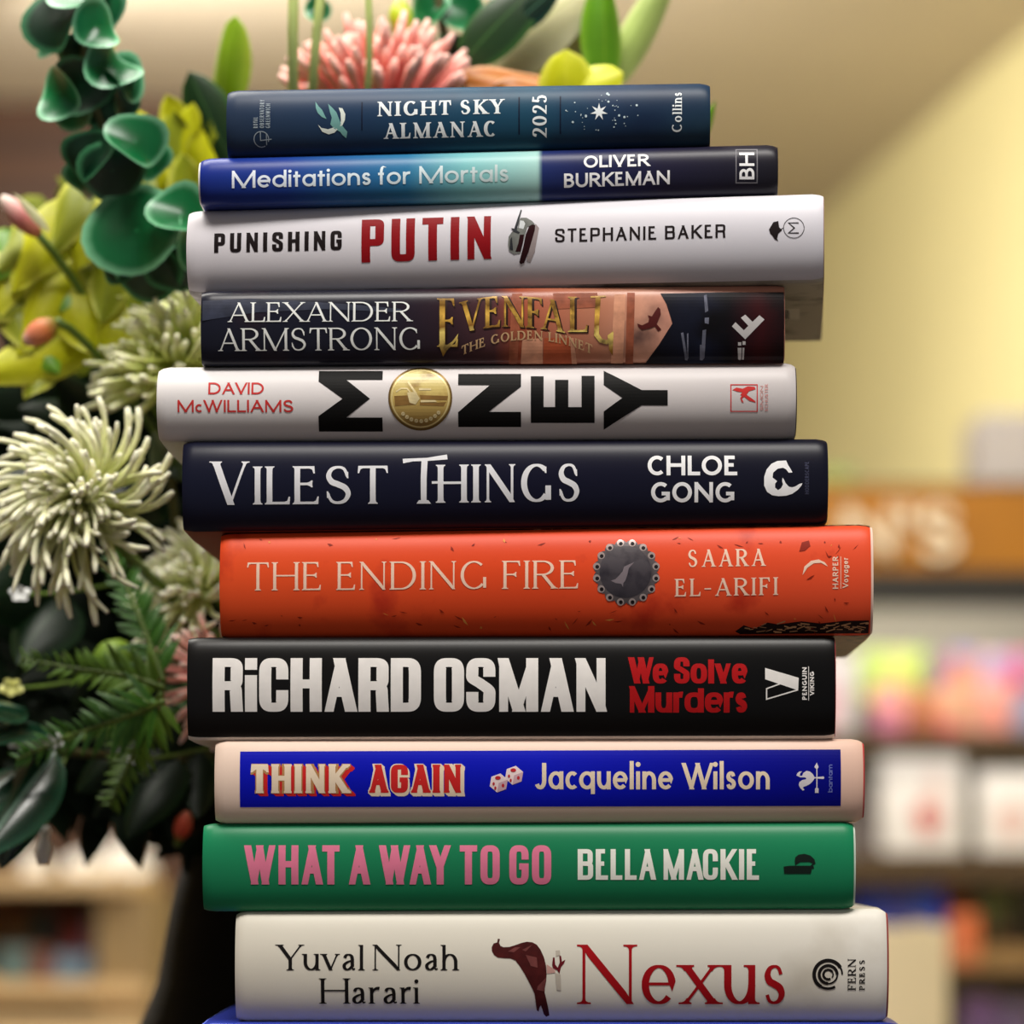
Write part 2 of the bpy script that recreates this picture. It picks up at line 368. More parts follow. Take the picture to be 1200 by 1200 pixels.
def text_polys(s, font, H, width):
    """lay the string out over exactly `width` px"""
    def wof(ch):
        low = ch.islower()
        if font.cond and ch in COND and not low: w = COND[ch][0]
        elif font.cond == 'impact' and ch == 'i': w = 0
        elif font.dbl and ch == 'a': w = DBL_A[0]
        elif font.dbl and ch == 't': w = T_SER[0]
        else: w = G[ch][0]
        return w * (font.xh if low else 1)
    tr = font.track * H + font.serif * 1.1
    var = fix = 0.0
    seq = []
    for i, ch in enumerate(s):
        if ch == ' ':
            fix += font.space * H + tr; seq.append(None); continue
        w = wof(ch)
        if w == 0: fix += font.T
        else: var += w * H
        seq.append(w)
        if i < len(s) - 1 and s[i + 1] != ' ':
            fix += tr
            if s[i:i + 2] in KERN: fix -= .09 * H
            if ch in ADJ and not (font.cond and ch.isupper()): var -= ADJ[ch] * w * H
    k = (width - fix) / var if var else 1
    x = 0.0; out = []
    for i, ch in enumerate(s):
        if ch == ' ': x += font.space * H + tr; continue
        W = font.T if seq[i] == 0 else max(seq[i] * H * k, font.T * 1.3)
        src_font = font
        if font.cond == 'impact' and ch == 'i':
            polys = []
            for cls, path, a, b in COND['i'][1]:
                y0, y1 = path[0][1] * H, path[1][1] * H
                polys.append([[0, y0], [W, y0], [W, y1], [0, y1]])
        else:
            polys = glyph(ch, font, H, W)
        out += [[[p[0] + x, p[1]] for p in q] for q in polys]
        x += W
        if i < len(s) - 1 and s[i + 1] != ' ':
            x += tr
            if s[i:i + 2] in KERN: x -= .09 * H
            if ch in ADJ and not (font.cond and ch.isupper()): x -= ADJ[ch] * seq[i] * H * k
    return out
# ------------------------------------------------------------------ books
class Book:
    def __init__(s, label, TL, TR, below, jm, yaw=0.0, y0=0.0, bulge=0.007, depth=0.152, pw=2.0, board=(40, 40, 45), lip=(0.0, 0.0),
                 top_m=None, bot_m=None, top_from=0.985, bot_from=-0.985, corner=0.0016, name='hardback_book', group=None, jname='dust_jacket'):
        s.yaw = radians(yaw); s.y0 = y0; s.B = bulge; s.depth = depth; s.pw = pw
        dB = 0.75 * bulge
        xm = (TL[0] + TR[0]) / 2
        s.xc = (xm - HX) * S
        def ends(T):
            u, z = s.raw(*T)
            return u, ZC + (z - ZC) * (1 + dB / D)
        uL, zTL = ends(TL); uR, zTR = ends(TR)
        mid = (uL + uR) / 2
        s.L = uR - uL
        # recentre so that the local origin is the middle of the spine
        s.xc += mid * cos(s.yaw); s.y0 -= mid * sin(s.yaw)
        s.h = s.L / 2
        if isinstance(below, Book): zBL, zBR = below.top_at(s.xc - s.h), below.top_at(s.xc + s.h)
        else: zBL = zBR = below
        s.zb = min(zBL, zBR)
        s.zT = (zTL, zTR); s.zB = (zBL, zBR)
        s.root = empty(name, (s.xc, s.y0, s.zb), -s.yaw)
        tag(s.root, label, 'book', group or 'stacked hardbacks')
        s.layer = 0
        # jacket
        th = 0.00045
        nsp = 26
        sec = [(depth, -1.0)] + [(depth * (1 - i / 5) + s.B * 1.15 * i / 5, -1.0) for i in range(1, 5)]
        for i in range(nsp + 1):
            v = -sin(pi / 2 * (1 - 2 * i / nsp)) if True else 0
            sec.append((s.B * (1 - (max(0.0, 1 - abs(v) ** pw)) ** (1 / pw)), v))
        sec += [(depth * (1 - i / 5) + s.B * 1.15 * i / 5, 1.0) for i in range(4, 0, -1)] + [(depth, 1.0)]
        s.sec = sec
        mats = [jm, top_m or jm, bot_m or jm]
        s.jacket = s.shell(jname, 0.0, th, 0.0, mats, (top_from, bot_from), corner)
        bmat_ = mat('board', board, 0.6)
        s.shell('cover_board', th + 0.00005, 0.0022, lip, [bmat_], None, corner)
        # pages
        bm = bmesh.new()
        ins, zt = 0.0035, th + 0.0025
        K = 10
        ring = []
        for k in range(K + 1):
            v = -1 + 2 * k / K
            ring.append((s.B + 0.004 - 0.004 * sqrt(max(0, 1 - v * v)), v))
        for k in range(K + 1):
            v = 1 - 2 * k / K
            ring.append((depth - 0.004 - 0.004 * sqrt(max(0, 1 - v * v)), v))
        cols = []
        for u in (-s.h + ins, s.h - ins):
            cols.append([bm.verts.new((u, y, s.zmid(u) + (s.zhalf(u) - zt) * v - s.zb)) for y, v in ring])
        n = len(ring)
        for i in range(n): bm.faces.new((cols[0][i], cols[0][(i + 1) % n], cols[1][(i + 1) % n], cols[1][i]))
        bm.faces.new(cols[0][::-1]); bm.faces.new(cols[1])
        mesh_obj('page_block', bm, M_PAGES, s.root, True, 30)

    def raw(s, px, py):
        a = (px - HX) * S
        t = (s.xc * sin(s.yaw) + (D + s.y0) * cos(s.yaw)) / (a * sin(s.yaw) + D * cos(s.yaw))
        x, y, z = t * a, -D + t * D, ZC + t * (HY - py) * S
        return (x - s.xc) * cos(s.yaw) - (y - s.y0) * sin(s.yaw), z
    def f(s, u): return (u + s.h) / (2 * s.h)
    def zt(s, u): return s.zT[0] + (s.zT[1] - s.zT[0]) * s.f(u)
    def zbm(s, u): return s.zB[0] + (s.zB[1] - s.zB[0]) * s.f(u)
    def zmid(s, u): return (s.zt(u) + s.zbm(u)) / 2
    def zhalf(s, u): return (s.zt(u) - s.zbm(u)) / 2
    def top_at(s, x): return s.zt((x - s.xc))
    def surf_y(s, u, z):
        v = max(-.992, min(.992, (z - s.zmid(u)) / s.zhalf(u)))
        return s.B * (1 - (1 - abs(v) ** s.pw) ** (1 / s.pw))

    def shell(s, name, off, th, lip, mats, split, corner):
        bm = bmesh.new()
        lipL, lipR = (lip if lip else (0, 0))
        xs = [-s.h - lipL, -s.h + .0006, -s.h + .0016, -s.h + .004] + [-s.h + (2 * s.h) * k / 12 for k in range(1, 12)] + [s.h - .004, s.h - .0016, s.h - .0006, s.h + lipR]
        sec = s.sec
        ns = len(sec)
        rings = []
        for u in xs:
            e = min(u + s.h + lipL, s.h + lipR - u)
            q = max(0.0, 1 - e / .004)
            outer, inner = [], []
            for y, v in sec:
                w = max(0.0, 1 - y / (s.B * 2.2)) * q * q
                zs = 1 - w * corner / max(s.zhalf(u), .004)
                hz = (s.zhalf(u) - off) * zs
                yy = y + off + w * corner * .5
                outer.append(bm.verts.new((u, min(yy, s.depth), s.zmid(u) + hz * v - s.zb)))
                hz2 = (s.zhalf(u) - off - th) * zs
                inner.append(bm.verts.new((u, min(yy + th, s.depth), s.zmid(u) + hz2 * v - s.zb)))
            rings.append(outer + inner[::-1])
        n = ns * 2
        for a in range(len(xs) - 1):
            for i in range(n):
                fc = bm.faces.new((rings[a][i], rings[a + 1][i], rings[a + 1][(i + 1) % n], rings[a][(i + 1) % n]))
                if split:
                    ii = i if i < ns else n - 1 - i
                    vm = (sec[min(ii, ns - 1)][1] + sec[min(ii + 1, ns - 1)][1]) / 2
                    if vm > split[0]: fc.material_index = 1
                    elif vm < split[1]: fc.material_index = 2
        for r, rev in ((rings[0], False), (rings[-1], True)):
            for i in range(ns - 1):
                q = [r[i], r[i + 1], r[n - 2 - i], r[n - 1 - i]]
                bm.faces.new(q[::-1] if rev else q)
        bmesh.ops.recalc_face_normals(bm, faces=bm.faces)
        return mesh_obj(name, bm, mats, s.root, True, 50)

    def decal(s, name, polys, m, layer=1, label=None, parent=None):
        """print on the spine: polygons given in photo pixels"""
        bm = bmesh.new()
        vv, ff = [], []
        tri = []
        for pl in polys:
            tri += [[pl[0], pl[1], pl[2]], [pl[0], pl[2], pl[3]]] if len(pl) == 4 else [pl]
        for pl in tri:
            q = [s.raw(x, y) for x, y in pl]
            ar = sum(q[i - 1][0] * q[i][1] - q[i][0] * q[i - 1][1] for i in range(len(q)))
            if abs(ar) < 1e-11: continue
            if ar < 0: q.reverse()
            k = len(vv)
            vv += [Vector((u * 1000, (z - s.zb) * 1000)) for u, z in q]
            ff.append(list(range(k, k + len(q))))
        ov, oe, of, _, _, src = delaunay_2d_cdt(vv, [], ff, 1, 1e-4)
        bv = [bm.verts.new((v.x / 1000, 0, v.y / 1000 + s.zb)) for v in ov]
        for t, sr in zip(of, src):
            if sr:
                try: bm.faces.new([bv[i] for i in t])
                except ValueError: pass
        bmesh.ops.delete(bm, geom=[v for v in bm.verts if not v.link_faces], context='VERTS')
        zs = [v.co.z for v in bm.verts]
        z0, z1 = min(zs), max(zs)
        step = .0012
        z = z0 + step
        while z < z1:
            bmesh.ops.bisect_plane(bm, geom=bm.verts[:] + bm.edges[:] + bm.faces[:], plane_co=(0, 0, z), plane_no=(0, 0, 1), dist=1e-7)
            z += step
        for v in bm.verts:
            u, z = v.co.x, v.co.z
            v.co = (u, s.surf_y(u, z) - .00007 - .00005 * layer, z - s.zb)
        o = mesh_obj(name, bm, m, parent or s.jacket, False)
        if label: o['label'] = label
        return o

    def text(s, name, string, x0, x1, y0, H, font, m, layer=1, slope=None, rot=0, warp=None, y1=None, label=None, shift=(0, 0)):
        """set text: baseline from (x0,y0) to (x1,y1); rot=90 reads upwards with the baseline at x=x0 and x1 = (y_start, y_end)"""
        out = []
        if rot == 90:
            ya, yb = x1
            for q in text_polys(string, font, H, ya - yb):
                out.append([(x0 - p[1] + shift[0], ya - p[0] + shift[1]) for p in q])
        else:
            if y1 is None: y1 = y0
            k = (y1 - y0) / (x1 - x0)
            for q in text_polys(string, font, H, x1 - x0):
                out.append([(x0 + p[0] + shift[0], y0 + k * p[0] - p[1] + (warp(p[0] / (x1 - x0)) if warp else 0) + shift[1]) for p in q])
        if name is None: return out
        return s.decal(name, out, m, layer, label)

def stroke(pts, w):
    pts = [tuple(map(float, p)) for p in pts]
    if len(pts) == 2: pts = [pts[0], ((pts[0][0] + pts[1][0]) / 2, (pts[0][1] + pts[1][1]) / 2), pts[1]]
    return stroke_polys(pts, w if isinstance(w, list) else [w] * len(pts))
def disc(cx, cy, rx, ry=None, n=32): 
    ry = ry or rx
    return [[(cx + rx * cos(2 * pi * i / n), cy + ry * sin(2 * pi * i / n)) for i in range(n)]]
def ring(cx, cy, r, w, n=36, a0=0, a1=360):
    pts = [(cx + r * cos(radians(a0 + (a1 - a0) * i / n)), cy + r * sin(radians(a0 + (a1 - a0) * i / n))) for i in range(n + 1)]
    return stroke_polys(pts, [w] * (n + 1))
def rect(x0, y0, x1, y1): return [[(x0, y0), (x1, y0), (x1, y1), (x0, y1)]]
def rect_line(x0, y0, x1, y1, w):
    return rect(x0, y0, x1, y0 + w) + rect(x0, y1 - w, x1, y1) + rect(x0, y0, x0 + w, y1) + rect(x1 - w, y0, x1, y1)
def zoomed(pts, x0, y0, k): return [(x0 + p[0] / k, y0 + p[1] / k) for p in pts]

M_PAGES = ramp_mat('paper_pages', [(0, (226, 214, 190)), (.5, (205, 190, 162)), (1, (228, 217, 195))], .8, 'Z', 0, .03, .1, ((170, 155, 130), .55, .75), 400)
def ink(name, c, rough=.5, metal=0.0, amt=.04, spec=.15, **k): return mat(name, c, rough, spec, metal, amt, 200, **k)

# fonts
F_NIGHT = lambda: Font(4.0, 1.7, 1.9, track=.16, st=1.2)
F_GEO = lambda w, **k: Font(w, w * .92, 0, track=k.pop('track', .12), **k)
F_COND = lambda w, t, n=3.0, track=.1, **k: Font(w, t, 0, n=n, cond=True, track=track, **k)

TABLE_BOOK_TOP = 1196
blue_m = ramp_mat('blue_jacket', [(0, (34, 50, 150)), (.5, (40, 56, 150)), (1, (30, 45, 140))], .35, 'X', -.12, .12)
BLUE = Book('blue hardback under the cream book, only its top edge and left corner showing', (236, 1198.5), (1056, 1198.5), 0.0005, blue_m, yaw=0, y0=-0.005, bulge=.005, board=(96, 118, 226), lip=(.0011, .0008))

# --- cream book, red title
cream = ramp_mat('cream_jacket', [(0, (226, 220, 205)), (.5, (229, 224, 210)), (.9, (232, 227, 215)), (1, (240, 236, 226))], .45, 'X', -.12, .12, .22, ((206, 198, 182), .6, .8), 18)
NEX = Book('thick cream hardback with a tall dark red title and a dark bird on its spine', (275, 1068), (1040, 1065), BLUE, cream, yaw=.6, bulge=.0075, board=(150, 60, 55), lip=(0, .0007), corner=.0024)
k_black = ink('black_ink', (22, 18, 18)); k_red = ink('red_ink', (165, 12, 22))
f = Font(4.1, 1.8, 2.4, track=.055, st=1.1, lower_serif=True, xh=.64, space=.26)
NEX.text('author_lettering', 'Yuval Noah', 326, 536, 1137, 30, f, k_black)
NEX.text('author_lettering', 'Harari', 376, 490, 1176.5, 30, f, k_black)
NEX.text('title_lettering', 'Nexus', 680, 921, 1177, 70, Font(8.6, 3.4, 6.5, track=.03, st=2.6, lower_serif=True, xh=.66), k_red, label='tall dark red serif title')
Z = lambda pts: zoomed(pts, 560, 1080, 10)
k_bird = ink('bird_brown', (74, 22, 22), amt=.3)
NEX.decal('bird_print', [Z([(258, 205), (235, 200), (225, 245), (185, 255), (162, 300), (165, 345), (190, 390), (235, 420), (300, 428), (380, 430), (440, 455), (490, 520), (540, 600), (590, 690), (640, 790), (665, 850), (675, 930), (690, 1045), (712, 1060), (722, 1010), (738, 985), (755, 1030), (772, 1090), (800, 1122), (838, 1105), (825, 1020), (800, 900), (782, 830), (785, 780), (800, 700), (806, 620), (800, 520), (775, 420), (735, 330), (690, 270), (640, 243), (575, 236), (510, 250), (440, 275), (370, 297), (300, 300), (265, 285), (248, 250)])], k_bird, 1, 'dark brown bird with a long tail')
NEX.decal('bird_shading', [Z([(700, 760), (800, 655), (790, 740), (780, 820), (690, 800)]), Z([(520, 330), (640, 270), (560, 350)]), Z([(560, 390), (690, 420), (700, 540), (620, 520)]), Z([(350, 350), (440, 300), (500, 300), (420, 360)])], ink('bird_shade', (118, 62, 60), amt=.3), 2)
NEX.decal('bird_print', [Z([(805, 500), (905, 565), (905, 600), (810, 610)])], ink('bird_pink', (205, 160, 150)), 1)
NEX.decal('bird_print', [Z([(870, 510), (880, 420), (900, 420), (905, 500), (935, 540), (960, 480), (955, 400), (975, 400), (985, 470), (1025, 445), (1010, 490), (975, 530), (955, 610), (930, 570), (880, 545)])], ink('bird_claw', (105, 20, 30)), 1)
NEX.decal('bird_shadow_print', [Z([(905, 600), (970, 620), (975, 810), (925, 800)]), Z([(910, 340), (960, 335), (965, 390), (915, 410)])], ink('bird_grey', (196, 186, 172)), 1)
sp = []
for r, w, a0, a1 in ((16.5, 4.2, 120, 330), (16.5, 3.0, 60, 120), (16.5, 2.0, 330, 360), (10.5, 3.6, 90, 360), (10.8, 2.0, 0, 90), (5.6, 2.8, 60, 330), (5.8, 1.6, 330, 400)):
    sp += ring(970.5, 1142, r, w, 24, a0, a1)
NEX.decal('publisher_emblem', sp, k_black, label='black spiral emblem')
NEX.text('publisher_lettering', 'FERN', 1003, (1160, 1124), 0, 9.5, Font(1.7, .8, .9, track=.16, st=.6), k_black, rot=90)
NEX.text('publisher_lettering', 'PRESS', 1013.5, (1160, 1125), 0, 6.5, Font(1.4, .8, .7, track=.3, st=.6), k_black, rot=90)

# --- green book
green = ramp_mat('green_jacket', [(0, (24, 128, 84)), (.5, (22, 122, 80)), (1, (24, 130, 86))], .36, 'X', -.12, .12, .22)
GRN = Book('green hardback with pink title lettering and white author lettering on its spine', (237, 965), (1001, 963), NEX, green, yaw=.8, bulge=.0065, board=(200, 215, 200), lip=(0, .0007))
k_pink = ink('pink_ink', (224, 122, 152)); k_white = ink('white_ink', (240, 240, 230))
GRN.text('title_lettering', 'WHAT A WAY TO GO', 286.5, 646, 1036.5, 46, F_COND(8.3, 7.4, 3.0, .085, space=.16), k_pink, label='pink condensed capitals')
GRN.text('author_lettering', 'BELLA MACKIE', 677, 889.5, 1031, 36, F_COND(6.0, 5.2, 3.0, .085, space=.16), k_white, label='white condensed capitals')
Z = lambda pts: zoomed(pts, 640, 850, 2.857)
k_dg = ink('dark_ink', (16, 30, 24))
GRN.decal('publisher_emblem', [Z([(795, 473), (815, 470), (880, 470), (895, 470), (897, 480), (890, 480), (886, 497), (797, 497)])] + [Z([(832, 455), (834, 442), (845, 433), (865, 430), (885, 436), (898, 448), (902, 463), (890, 470), (885, 470), (893, 462), (880, 457), (850, 458), (838, 466), (834, 470)])], k_dg, label='black letter b lying on its side')

# --- pale pink book with blue panel
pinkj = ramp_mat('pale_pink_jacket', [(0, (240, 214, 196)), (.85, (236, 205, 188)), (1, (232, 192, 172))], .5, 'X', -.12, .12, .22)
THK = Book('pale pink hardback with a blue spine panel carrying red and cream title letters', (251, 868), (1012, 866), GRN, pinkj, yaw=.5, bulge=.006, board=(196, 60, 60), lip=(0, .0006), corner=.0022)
k_blue = ramp_mat('blue_panel', [(0, (6, 16, 176)), (.5, (5, 18, 182)), (.8, (2, 8, 146)), (1, (1, 4, 116))], .5, 'X', -.12, .12, .1)
THK.decal('blue_panel', [[(281 + 704.5 * a, 880.5 - 2.5 * a), (281 + 704.5 * b, 880.5 - 2.5 * b), (281 + 704.5 * b, 946 - 1.5 * b), (281 + 704.5 * a, 946 - 1.5 * a)] for a, b in [(i / 10, (i + 1) / 10) for i in range(10)]], k_blue, 1, 'blue rectangular panel')
k_cr = ink('cream_ink', (232, 212, 186)); k_rd = ink('bright_red_ink', (200, 36, 36)); k_tan = ink('tan_ink', (178, 130, 82))
ft = lambda e=0: Font(7.6 + e, 5.6 + e, .7, n=3.2, cond=True, track=.11, st=3.0 + e, bracket=.3, space=.3)
for q in range(4): pass
sh = []
for q in (1, 2, 3, 4, 5): sh += THK.text(None, 'THINK', 295, 408.5, 929.5, 34, ft(.6), None, shift=(q * .95, q * .7))
THK.decal('title_shadow_lettering', sh, k_rd, 2, 'red block shadow of the title letters')
THK.decal('title_shadow_lettering', THK.text(None, 'THINK', 294.5, 408.5, 930, 35, ft(2.0), None), k_tan, 3, 'tan outline of the title letters')
THK.text('title_lettering', 'THINK', 294.5, 408, 929.5, 34, ft(), k_cr, 4, label='cream slab letters with red shadow')
sh = []
for q in (0, 1, 2, 3, 4): sh += THK.text(None, 'AGAIN', 432, 541.5, 930.5, 35, ft(2.6), None, shift=(q * .9, q * .8 - .5))
THK.decal('title_shadow_lettering', sh, k_cr, 2, 'cream block shadow of the title letters')
THK.text('title_lettering', 'AGAIN', 433, 540.5, 929, 33, ft(), k_rd, 3, label='red slab letters with cream shadow')
THK.text('author_lettering', 'Jacqueline Wilson', 627, 902, 925, 31, Font(5.0, 4.2, 0, track=.08, xh=.68, asc=1.14, space=.26), k_cr, 2)
for cx, cy, r in ((584.5, 917.5, 11.3), (602.5, 908.5, 11.3)):
    hexp = [(cx + r * cos(radians(a)), cy + r * sin(radians(a))) for a in (-80, -20, 40, 100, 160, 220)]
    THK.decal('dice_print', [hexp], ink('dice_white', (236, 214, 214)), 2, 'white die with red pips')
    THK.decal('dice_shading', [[(cx, cy), hexp[1], hexp[2], hexp[3]]], ink('dice_shade', (205, 168, 178)), 3)
    THK.decal('dice_pip', disc(cx - 1, cy - 6, 3.4, 2.2, 12) + disc(cx - 6, cy + 1, 1.3, 2, 10) + disc(cx - 4, cy + 6, 1.3, 2, 10) + disc(cx + 5, cy + 3, 1.6, 2.2, 10), ink('pip_red', (190, 40, 50)), 4)
Z = lambda pts: zoomed(pts, 900, 870, 12)
THK.decal('publisher_emblem', [Z([(400, 465), (415, 430), (440, 410), (480, 408), (455, 430), (445, 470), (480, 470), (495, 430), (540, 400), (590, 410), (630, 445), (655, 490), (780, 478), (792, 497), (780, 515), (655, 505), (630, 545), (590, 585), (540, 610), (500, 625), (490, 645), (515, 665), (490, 678), (455, 645), (432, 600), (440, 560), (480, 530), (530, 520), (540, 505), (520, 492), (450, 490), (430, 478)]), Z([(680, 360), (694, 360), (694, 640), (680, 640)]), Z([(687, 285), (712, 345), (700, 368), (672, 368), (652, 345)]), Z([(685, 630), (712, 650), (710, 710), (660, 710), (662, 650)])], ink('emblem_cream', (214, 208, 214)), 2, 'pale weathercock emblem')
THK.text('publisher_lettering', 'bantam', 975.5, (928.5, 896), 0, 5.6, Font(1.0, .8, 0, track=.1, xh=.7), ink('faint_blue_ink', (110, 120, 190)), 2, rot=90)

# --- black book, big white author name
black = ramp_mat('black_jacket', [(0, (13, 11, 11)), (.6, (8, 7, 7)), (1, (5, 4, 4))], .34, 'X', -.12, .12, .22)
white_b = mat('white_back_cover', (226, 216, 208), .5)
OSM = Book('black hardback with big white block capitals and a smaller red title', (219, 747), (979, 745), THK, black, yaw=.8, bulge=.006, board=(150, 30, 34), lip=(0, .0003), bot_m=white_b, bot_from=-.93, corner=.001)
k_lg = ink('light_grey_ink', (236, 232, 228), .35); k_r2 = ink('deep_red_ink', (176, 18, 22))
fo = Font(14.2, 10.4, 0, n=3.2, cond='impact', track=.04, space=.2)
OSM.text('author_lettering', 'RiCHARD OSMAN', 249, 711.5, 834, 63, fo, k_lg, label='big white block capitals')
fw = Font(7.4, 5.2, 0, n=2.6, cond=True, track=.035, xh=.76, asc=1.0, space=.18)
OSM.text('title_lettering', 'We Solve', 736.5, 876, 801, 31, fw, k_r2, label='small red heavy lettering')
OSM.text('title_lettering', 'Murders', 737, 876, 835, 31, fw, k_r2, label='small red heavy lettering')
Z = lambda pts: zoomed(pts, 640, 600, 3)
OSM.decal('publisher_emblem', [Z([(770, 548), (888, 583), (886, 627), (770, 588)])] + stroke(Z([(775, 624), (775, 658), (886, 625)]), 1.5) + stroke(Z([(773, 622), (822, 604)]), 1.5), k_lg, label='white letter V lying on its side')
fs = Font(1.3, 1.2, 0, track=.22)
OSM.text('publisher_lettering', 'PENGUIN', 945.5, (820, 782), 0, 5.4, fs, k_lg, rot=90)
OSM.text('publisher_lettering', 'VIKING', 954, (815, 787), 0, 5.0, fs, k_lg, rot=90)
OSM.decal('publisher_lettering', rect(947.3, 781, 948, 821), k_lg)

# --- orange red book
orange = ramp_mat('orange_jacket', [(0, (228, 80, 34)), (.5, (222, 70, 28)), (1, (228, 80, 44))], .42, 'X', -.13, .13, .22, ((190, 48, 22), .58, .72), 45)
ornate = ramp_mat('ornate_dark_cover', [(0, (26, 20, 24)), (.42, (30, 22, 26)), (.5, (196, 160, 120)), (.56, (40, 26, 28)), (.8, (24, 16, 20)), (1, (120, 84, 50))], .4, 'X', -.01, .01, .4, None, 260, distort=2.0)
FIR = Book('orange-red hardback with a round dark medallion between its title and author lettering', (257, 624), (1021, 614), OSM, orange, yaw=1.8, bulge=.0085, board=(236, 205, 188), lip=(0, .0009), top_m=ornate, bot_m=ornate, top_from=.965, bot_from=-.985, corner=.0012)
k_cp = ink('cream_pink_ink', (240, 205, 182)); 
FIR.text('title_lettering', 'THE ENDING FIRE', 290, 677, 692, 33, Font(3.6, 1.7, 1.9, track=.13, st=1.1, space=.42), k_cp, y1=689.5)
fa = Font(3.0, 1.5, 1.5, track=.2, st=1.0)
FIR.text('author_lettering', 'SAARA', 806, 896, 664.5, 20.5, fa, k_cp, y1=663)
FIR.text('author_lettering', 'EL-ARIFI', 792, 910.5, 699, 20.5, fa, k_cp, y1=697)
cx, cy = 734, 670.5
sc = [(cx + (37 + 3.2 * (abs(sin(a * 8 / 1)) ** .6) - 1.5) * cos(a), cy + (37 + 3.2 * (abs(sin(a * 8)) ** .6) - 1.5) * sin(a)) for a in [2 * pi * i / 144 for i in range(144)]]
FIR.decal('medallion', [sc], ink('medallion_grey', (92, 84, 86), .35, .3, .3, .4), 1, 'dark grey scalloped medallion')
hl, dk = [], []
for i in range(16):
    a = 2 * pi * (i + .5) / 16
    hl += disc(cx + 35.5 * cos(a), cy + 35.5 * sin(a), 4.3, 4.3, 14)
    dk += disc(cx + 35.2 * cos(a) + .4, cy + 35.2 * sin(a) + .5, 2.3, 2.3, 12)
FIR.decal('medallion_bead', hl, ink('bead_silver', (176, 160, 156), .3, .4), 2); FIR.decal('medallion_bead', dk, ink('bead_dark', (24, 18, 22)), 3)
FIR.decal('medallion_face', disc(cx - 1, cy - .5, 30.5, 30.5, 48), ramp_mat('medallion_dark', [(0, (38, 32, 40)), (.5, (64, 58, 64)), (1, (92, 86, 90))], .3, 'Z', .012, .034, .5, ((30, 24, 34), .5, .7), 120), 2)
Z = lambda pts: zoomed(pts, 680, 620, 10.9)
FIR.decal('medallion_bird', [Z([(690, 420), (620, 500), (600, 590), (575, 660), (550, 690), (545, 740), (525, 700), (450, 690), (390, 660), (450, 640), (500, 590), (540, 540), (560, 480)])], ink('medallion_pale', (122, 112, 118)), 3)
FIR.decal('publisher_emblem', [zoomed([(310, 940), (318, 905), (345, 882), (375, 876), (400, 888), (412, 905), (385, 890), (355, 892), (330, 910)], 850, 400, 3.43)], k_cp, label='pale crescent emblem')
FIR.text('publisher_lettering', 'HARPER', 982.3, (690, 652), 0, 6.6, fs, k_cp, rot=90)
FIR.text('publisher_lettering', 'Voyager', 994, (689, 653), 0, 6.6, Font(1.3, 1.1, 0, track=.18, xh=.7), k_cp, rot=90)
FIR.decal('publisher_lettering', rect(985, 652, 985.7, 690), k_cp)
random.seed(4)
fl, fg = [], []
for i in range(130):
    x, y = random.uniform(262, 1012), random.choice([random.uniform(628, 655), random.uniform(628, 735), random.uniform(700, 737)])
    if 275 < x < 930 and 640 < y < 712: continue
    l, w, a = random.uniform(2, 13), random.uniform(.5, 2.2), random.uniform(-.9, 1.4)
    dx, dy = cos(a) * l, sin(a) * l
    (fl if random.random() < .8 else fg).append([(x, y), (x + dx * .5 - dy / l * w, y + dy * .5 + dx / l * w), (x + dx, y + dy), (x + dx * .5 + dy / l * w * .4, y + dy * .5 - dx / l * w * .4)])
fl.append(zoomed([(890, 138), (900, 105), (925, 98), (930, 118), (910, 135)], 640, 600, 3))
FIR.decal('fleck_print', fl, ink('fleck_dark', (140, 34, 14)), 1); FIR.decal('fleck_print', fg, ink('fleck_gold', (226, 150, 70)), 1)
orn = []
for i in range(46):
    x = random.uniform(868, 1018); y = 740 - random.uniform(0, 10); l = random.uniform(4, 13); a = random.uniform(-.7, .5)
    orn += stroke([(x, y), (min(x + l * cos(a), 1019), y + l * sin(a) * .6)], random.uniform(.7, 1.6))
FIR.decal('ornate_band', [[(862, 739), (872, 732), (884, 736), (900, 729), (912, 731), (940, 727.5), (962, 730), (990, 727), (1019, 726.5), (1019, 741), (868, 742)]], ink('band_dark', (34, 16, 16)), 1, 'dark strip of the back cover design wrapping on to the spine')
FIR.decal('ornate_band', orn, ink('band_gold', (190, 140, 100), amt=.3), 2)
tb = []
for i in range(60):
    x = random.uniform(262, 1000); tb += stroke([(x, 625.5 - .0131 * (x - 257)), (x + random.uniform(4, 14), 624.4 - .0131 * (x - 257))], random.uniform(.8, 1.8))

# --- navy book
navy = ramp_mat('navy_jacket', [(0, (16, 19, 40)), (.5, (11, 11, 36)), (1, (14, 15, 32))], .36, 'X', -.12, .12, .22)
tan_b = mat('tan_back_cover', (150, 70, 44), .5)
VIL = Book('navy-black hardback with silver serif capitals and a white bird emblem', (213, 517), (970, 514), FIR, navy, yaw=1.0, bulge=.007, board=(16, 16, 24), lip=(0, .0003), bot_m=tan_b, bot_from=-.995)
k_sil = ink('silver_ink', (226, 226, 230), .35)
fv = lambda t=6.6, s=2.3: Font(t, 2.9, s, track=.11, st=1.5, bracket=1.6)
VIL.text('title_lettering', 'V', 249, 291, 591.5, 51, fv(8.0, 3.2), k_sil)
VIL.text('title_lettering', 'ILEST', 298.5, 454, 591, 44.5, fv(), k_sil, y1=590)
VIL.decal('title_lettering', stroke([(497.5, 538), (496.5, 560), (496.5, 589.5)], [7.2, 7, 6.6]) + stroke([(472, 540), (484, 538.5), (500, 538), (524, 535)], [5.5, 3.6, 3.8, 6.0]) + [[(488, 590), (491, 586), (502, 586), (505, 590)]], k_sil)
VIL.text('title_lettering', 'HINGS', 513, 680, 589, 44.5, fv(), k_sil, y1=587.5)
